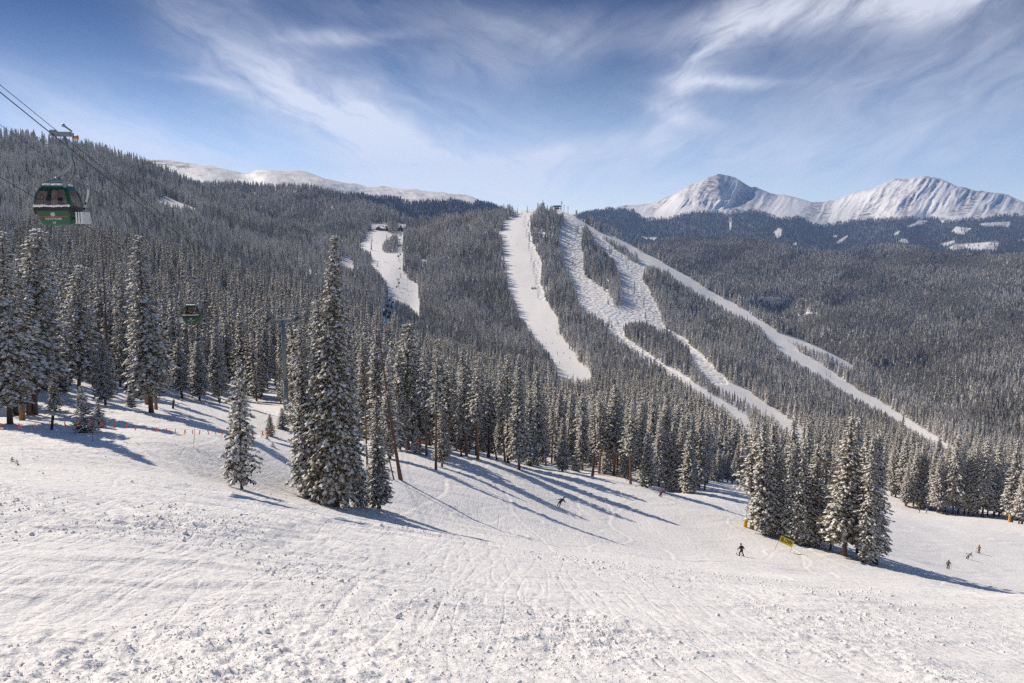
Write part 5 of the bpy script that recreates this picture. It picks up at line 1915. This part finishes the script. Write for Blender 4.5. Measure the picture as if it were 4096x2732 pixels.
def flag_rope(pts, label, fl=.42):
    """pts: pixel u, v, depth. a cord with a short plastic streamer at every point"""
    Q = [pxv(*p) for p in pts]
    o = thing('flagged_rope', label, 'rope', Q[0])
    b = MB()
    b.tube([q - Q[0] for q in Q], .007, 5)
    b.build('cord', RUST, o)
    for q in Q:
        b = MB()
        d = q - Q[0]
        for k in range(random.choice((1, 2, 2))):
            a = random.uniform(-.35, .35)
            L = fl * random.uniform(.75, 1.1)
            e = Vector((math.sin(a) * L, random.uniform(-.1, .1), -math.cos(a) * L))
            w2 = Vector((.028, .01, 0))
            w3 = Vector((.0, .004, .0))
            V = [d - w2, d + w2, d + e + w2, d + e - w2]
            b.add(V + [p + w3 for p in V], [(0, 1, 2, 3), (7, 6, 5, 4), (0, 4, 5, 1), (1, 5, 6, 2), (2, 6, 7, 3), (3, 7, 4, 0)])
        b.build('flag', ORANGE, o)
    return o


zr = [(-60, 320), (0, 316), (160, 308), (300, 302), (425, 298), (550, 296), (668, 288), (780, 281), (875, 288), (980, 300), (1080, 312), (1160, 322), (1245, 332), (1335, 341), (1420, 347), (1500, 353), (1580, 359), (1645, 362), (1710, 365), (1775, 367), (1845, 367), (1905, 366), (1970, 365), (2060, 372), (2150, 376), (2240, 370), (2290, 360), (2340, 356)]
flag_rope([(x / 2.137, 1550 + y / 2.137, 61 + max(0, x - 900) * .006) for x, y in zr], 'cord with orange streamers strung across the left of the slope')
zr = [(650, 860), (695, 878), (780, 882), (1005, 925), (1060, 935), (1090, 940), (1145, 950), (1262, 965), (1293, 968), (1310, 985), (1355, 980)]
flag_rope([(1400 + x / 2.4125, 1400 + y / 2.4125, 118 + (x - 650) * .05) for x, y in zr], 'orange flagged cord glimpsed between the pine trunks', .55)
zr = [(190, 890), (305, 910), (465, 950), (520, 965), (628, 985), (680, 998), (725, 1010), (780, 1020), (960, 1058), (1060, 1085), (1130, 1103), (1190, 1110)]
flag_rope([(2100 + x / 2.612, 1500 + y / 2.612, 157) for x, y in zr], 'orange flagged cord low along the foot of the shaded piste edge', .6)

# ------------------------------------------------------------------ far lift line
def gpt(u, v, D=None):
    return pxv(u, v, float(main.D(u, v)) if D is None else D)


b = MB()
b.tube([(0, 0, -2), (0, 0, 11.2)], .42, 8)
b2 = MB()
b2.box((0, 0, 11.2), (5.0, .7, .6))
b2.box((0, 0, 12.4), (4.4, .3, .3))
for s_ in (-1, 1):
    b2.tube([(s_ * 1.6, 0, 11.3), (s_ * 2.0, 0, 12.4)], .12, 5)
b3 = MB()
b3.tube([(0, 0, -1), (0, 0, 1.6)], .7, 8)
fm = [new_mesh('pole', b.v, b.f, [STEELG]), new_mesh('crossarm', b2.v, b2.f, [DARKM]), new_mesh('pad', b3.v, b3.f, [YPAD])]
FT = [(1602, 945, None, 32, 'lift tower in front of the red-brown lift station'), (1599, 984, None, 27, 'second lift tower below the red-brown lift station'), (1596, 1049, None, 29, 'lift tower beside the lower end of the tree island'),
      (1593, 1148, None, 34, 'lift tower alone in the middle of the far white run'), (1566, 1222, 900, 38, 'lift tower at the shaded left foot of the far white run'), (1557, 1280, 640, 63, 'tall lift tower among cabins at the foot of the far run'),
      (1545, 1318, 560, 75, 'tall dark lift tower lowest on the far lift line')]
TOPS = []
for u, v, D, hp, lab in FT:
    P = gpt(u, v, D)
    DD = proj(np.array(P))[2]
    o = thing('lift_tower', lab, 'lift tower', P, R(4), 'towers of the far lift')
    k = hp * float(DD) / F / 12.4
    o.scale = (k, k, k)
    for nm, me in zip(('pole', 'crossarm', 'pad'), fm):
        link(nm, me, o)
    TOPS.append(P + Vector((0, 0, 11.6 * k)))
for s_ in (-1, 1):
    b = MB()
    b.tube([p + Vector((s_ * 2.3, 0, 0)) for p in TOPS], .05, 4)
    tag(b.build('cable', ROPE), 'haul rope on the %s side of the far lift line' % ('left' if s_ < 0 else 'right'), 'cable')
cb = MB()
for j, (z, hx, hy) in enumerate(PROF[::2] + [PROF[-1]]):
    pass
out, V_ = cabin_shell()
bb, bw_ = MB(), MB()
for key, quads in out.items():
    for q in quads:
        (bw_ if key.startswith('window') or key == 'belt' else bb).add(q, [(0, 1, 2, 3)])
bb.add(V_[-1], [tuple(range(len(V_[-1])))])
bb.add(V_[0], [tuple(range(len(V_[0])))[::-1]])
bb.tube([(0, 0, 2.1), (.5, 0, 3.0), (.5, 0, 4.6)], .09, 5)
m1, m2 = new_mesh('body', bb.v, bb.f, [mat('dark_green_paint', (.02, .05, .035), .4)]), new_mesh('window', bw_.v, bw_.f, [BLACKP])
za = [(992, 500), (1062, 485), (978, 825), (1047, 808), (958, 1150), (1031, 1090), (1015, 1535)]
zb = [(708, 320), (645, 420), (472, 735), (558, 790), (430, 880), (520, 910), (388, 1000), (347, 1090), (490, 1060), (445, 1150)]
CL = [(1470 + x / 7.84, 880 + y / 7.84, None, 0) for x, y in za] + [(1480 + x / 6.03, 1080 + y / 6.03, (None, None, 850, 830, 720, 700, 640, 560, 610, 540)[k], k) for k, (x, y) in enumerate(zb)]
for u, v, D, k in CL:
    P = gpt(u, v, (float(main.D(u, v)) - 25) if D is None else D) - Vector((0, 0, .6))
    o = thing('gondola_cabin', 'small dark gondola cabin on the far lift line', 'gondola cabin', P, R(4), 'cabins on the far lift line')
    o.scale = (1.15, 1.15, 1.15)
    link('body', m1, o)
    link('window', m2, o)

# ------------------------------------------------------------------ far buildings
WOODR = mat('red_brown_boards', (.20, .055, .04), .8, vary=.25, vscale=.6)
WOODD = mat('dark_boards', (.06, .03, .028), .8, vary=.25, vscale=.6)
STONE = mat('pale_stone', (.42, .38, .33), .85, vary=.3, vscale=.8)
PANE = mat('dark_pane', (.03, .035, .045), .15)
DGREEN = mat('dark_green_boards', (.012, .04, .035), .6, vary=.2, vscale=.5)


def gable(o, x0, x1, y0, y1, z0, zw, zr_, axis, wall, over=.7, wins=0):
    """a gabled volume: wall mesh with its two end triangles, snow-laden roof, windows on the side facing -y"""
    b = MB()
    xm, ym = (x0 + x1) / 2, (y0 + y1) / 2
    if axis == 'x':
        b.prism([(y0, z0), (y1, z0), (y1, zw), (ym, zr_), (y0, zw)], 'x', x0, x1)
    else:
        b.prism([(x0, z0), (x1, z0), (x1, zw), (xm, zr_), (x0, zw)], 'y', y0, y1)
    b.build('wall', wall, o)
    b = MB()
    t = .45
    if axis == 'x':
        sl_ = (zr_ - zw) / (ym - y0)
        b.prism([(y0 - over, zw - over * sl_ + .05), (ym, zr_ + .05), (y1 + over, zw - over * sl_ + .05), (y1 + over, zw - over * sl_ + t), (ym, zr_ + t + .1), (y0 - over, zw - over * sl_ + t)], 'x', x0 - over, x1 + over)
    else:
        sl_ = (zr_ - zw) / (xm - x0)
        b.prism([(x0 - over, zw - over * sl_ + .05), (xm, zr_ + .05), (x1 + over, zw - over * sl_ + .05), (x1 + over, zw - over * sl_ + t), (xm, zr_ + t + .1), (x0 - over, zw - over * sl_ + t)], 'y', y0 - over, y1 + over)
    rf = b.build('roof', SNOWCAP, o)
    for k in range(wins):
        b = MB()
        x = x0 + (x1 - x0) * (k + .5) / wins
        b.box((x, y0 - .03, z0 + (zw - z0) * .55), ((x1 - x0) / wins * .55, .08, (zw - z0) * .4))
        b.build('window', PANE, o)
    return rf


P = gpt(1524, 922)
lo = thing('ski_lodge', 'red-brown lodge with snow laden roofs at the top of the far left run', 'building', P, R(-6))
gable(lo, -13.5, 4, 2, 14, -1, 6.5, 10.5, 'x', WOODR, wins=0)
gable(lo, -9, 0, -4, 6, -1, 5.2, 8.8, 'y', WOODR, wins=3)
gable(lo, 0, 11, -1.5, 10, -1, 4.6, 8.2, 'x', WOODD, wins=5)
gable(lo, 7, 14, 2, 12, -1, 6, 10.2, 'y', WOODR, wins=0)
gable(lo, -21, -12, -1, 5, -1, 2.6, 4.4, 'x', WOODD, wins=0)
b = MB()
b.box((5.4, -2.3, 1.0), (11.5, 1.3, 2.2))
b.build('terrace_wall', STONE, lo)
for x, y in ((-3, 8), (3, 5.5)):
    b = MB()
    b.box((x, y, 10.6), (1.6, 1.6, 3.2))
    b.build('chimney', STONE, lo)
P = gpt(1603, 926)
st = thing('lift_station', 'red-brown lift station with snow roof and small cupola right of the lodge', 'building', P, 0)
gable(st, -6.2, 6.2, 0, 16, -1, 6.2, 10.4, 'y', WOODR, over=1.4)
b = MB()
b.box((0, -.06, 2.2), (10.2, .3, 6.0))  # black slab on the wall paints the dark of the station's open front
b.build('opening_shade', BLACKP, st)
gable(st, -1.7, 1.7, 4, 8, 8, 12.0, 13.4, 'y', WOODR, over=.5)
P = gpt(2228, 838)
sm = thing('summit_station', 'dark green lift station on the summit of the middle hill', 'building', P, R(5))
b = MB()
b.box((0, 4, 2.2), (9, 7, 4.6))
b.build('wall', DGREEN, sm)
b = MB()
b.prism([(-8.5, 5.2), (8.5, 5.2), (8.5, 6.6), (6.8, 8.2), (-6.2, 8.2), (-8.5, 6.2)], 'y', -2, 9)
b.build('roof', DGREEN, sm)
for x in (-6.5, -2, 2.5, 7):
    b = MB()
    b.box((x, -.8, 2.4), (.7, .7, 5.6))
    b.build('column', DGREEN, sm)
b = MB()
b.box((-1, .4, 3.0), (7.5, .2, 2.2))
b.build('window', PANE, sm)
P = gpt(2246, 842)
ms = thing('lattice_mast', 'dark lattice mast rising beside the summit lift station', 'mast', P)
b = MB()
for sx_ in (-.7, .7):
    for sy_ in (-.7, .7):
        b.tube([(sx_, sy_, -1), (sx_ * .5, sy_ * .5, 18)], .14, 5)
for k in range(9):
    z = k * 2
    b.tube([(-.7, -.7, z), (.65, -.7, z + 2)], .08, 4)
    b.tube([(.7, -.7, z), (-.65, -.7, z + 2)], .08, 4)
b.build('frame', DARKM, ms)
for z in (13.5, 16, 17.5):
    b = MB()
    b.ball((random.uniform(-.9, .9), -.6, z), (.9, .5, .9), 0, 8, 6)
    b.build('antenna', DARKM, ms)
P = gpt(2173, 832)
hu = thing('hut', 'small dark hut among the summit trees left of the summit station', 'building', P)
b = MB()
b.box((0, 2, 4.5), (5, 4, 10))
b.build('wall', DGREEN, hu)
b = MB()
b.box((0, 2, 9.7), (6.4, 5, .5))
b.build('roof', DGREEN, hu)
P = gpt(2231, 838)
b = MB()
b.box((3, -8, .9), (6, .4, 1.8))
for x in (0.2, 5.8):
    b.box((x, -8, .2), (.3, .3, 3.2))
o = b.build('fence_panel', REDP, None, False, P)
tag(o, 'short rusty red barrier below the summit station', 'barrier')
for u, v, lab in ((2256, 846, 'lift tower just right of the summit mast'), (2272, 851, 'second lift tower right of the summit mast')):
    o = thing('lift_tower', lab, 'lift tower', gpt(u, v), R(60), 'towers of the summit lift')
    for nm, me in zip(('pole', 'crossarm'), fm):
        link(nm, me, o)
P = gpt(2133, 1153)
b = MB()
rnd = random.Random(3)
for k in range(14):
    b.ball((rnd.uniform(-3.4, 3.4), rnd.uniform(-2, 2), rnd.uniform(-.4, .6)), (rnd.uniform(1, 2.2), 1.8, rnd.uniform(1.2, 2.4)), 0, 10, 8)
tag(b.build('snow_mound', SNOWCAP, None, True, P), 'lone white snow heap in the middle of the broad central run', 'snow heap')

# tiny skiers on the far runs
def tiny(m_):
    b = MB()
    b.tube([(-.15, 0, 0), (-.1, .1, .5), (0, 0, .95)], [.1, .12, .16], 6, 0)
    b.tube([(.15, 0, 0), (.1, .1, .5), (0, 0, .95)], [.1, .12, .16], 6, 0)
    b.tube([(0, 0, .85), (0, .08, 1.2), (0, .1, 1.5)], [.2, .25, .12], 8, 1)
    for s_ in (-1, 1):
        b.tube([(s_ * .2, .06, 1.4), (s_ * .4, .1, 1.1), (s_ * .4, .35, 1.0)], [.1, .08, .06], 6, 1)
        b.box((s_ * .15, .1, .02), (.1, 1.7, .04), 2)
    b.ball((0, .14, 1.66), .15, 2, 8, 6)
    return new_mesh('person', b.v, b.f, [mat('dark_trousers', (.03, .03, .04), .8), m_, SKIM], b.m)


TM = [tiny(mat('dark_jacket', (.03, .035, .05), .8)), tiny(mat('red_jacket', (.35, .03, .03), .8)), tiny(mat('blue_jacket', (.05, .09, .25), .8))]
TINY = [(z4([(1265, 487), (1305, 547), (1275, 592), (1292, 683), (1332, 702), (1307, 726), (1425, 756), (1357, 875), (1540, 1224), (1627, 1259), (1585, 1324), (1537, 1326), (1672, 1401), (1722, 1439), (1643, 1474), (1340, 384), (1352, 359)]), 'tiny skier on the broad central run', 'skiers on the broad central run'),
        (z4([(232, 650), (217, 694), (235, 689), (270, 684), (275, 690), (290, 692), (298, 692), (240, 710), (343, 716), (330, 744), (392, 738), (372, 745), (327, 761), (453, 866), (405, 869), (388, 899), (452, 899), (490, 916), (408, 949), (457, 949), (438, 984), (226, 579), (290, 575)]), 'tiny skier on the far left run below the lodge', 'skiers on the run below the lodge'),
        (z5([(730, 404), (700, 392), (940, 504), (1145, 664), (1165, 689), (1610, 884)]) + z6([(350, 1386), (405, 1416)]), 'tiny skier on the long run along the right ridge', 'skiers on the ridge run')]
for pts, lab, grp in TINY:
    for k, (u, v) in enumerate(pts):
        c = (0, 0, 1, 0, 2, 0)[(k * 5 + len(pts)) % 6]
        o = link('person', TM[c], None, gpt(u, v))
        o.rotation_euler = (0, 0, random.uniform(-1.2, 1.2))
        tag(o, ('dark-clothed ', 'red-jacketed ', 'blue-jacketed ')[c] + lab, 'person', ('dark ', 'red ', 'blue ')[c] + grp)
print('TOTAL', len(COL.objects))
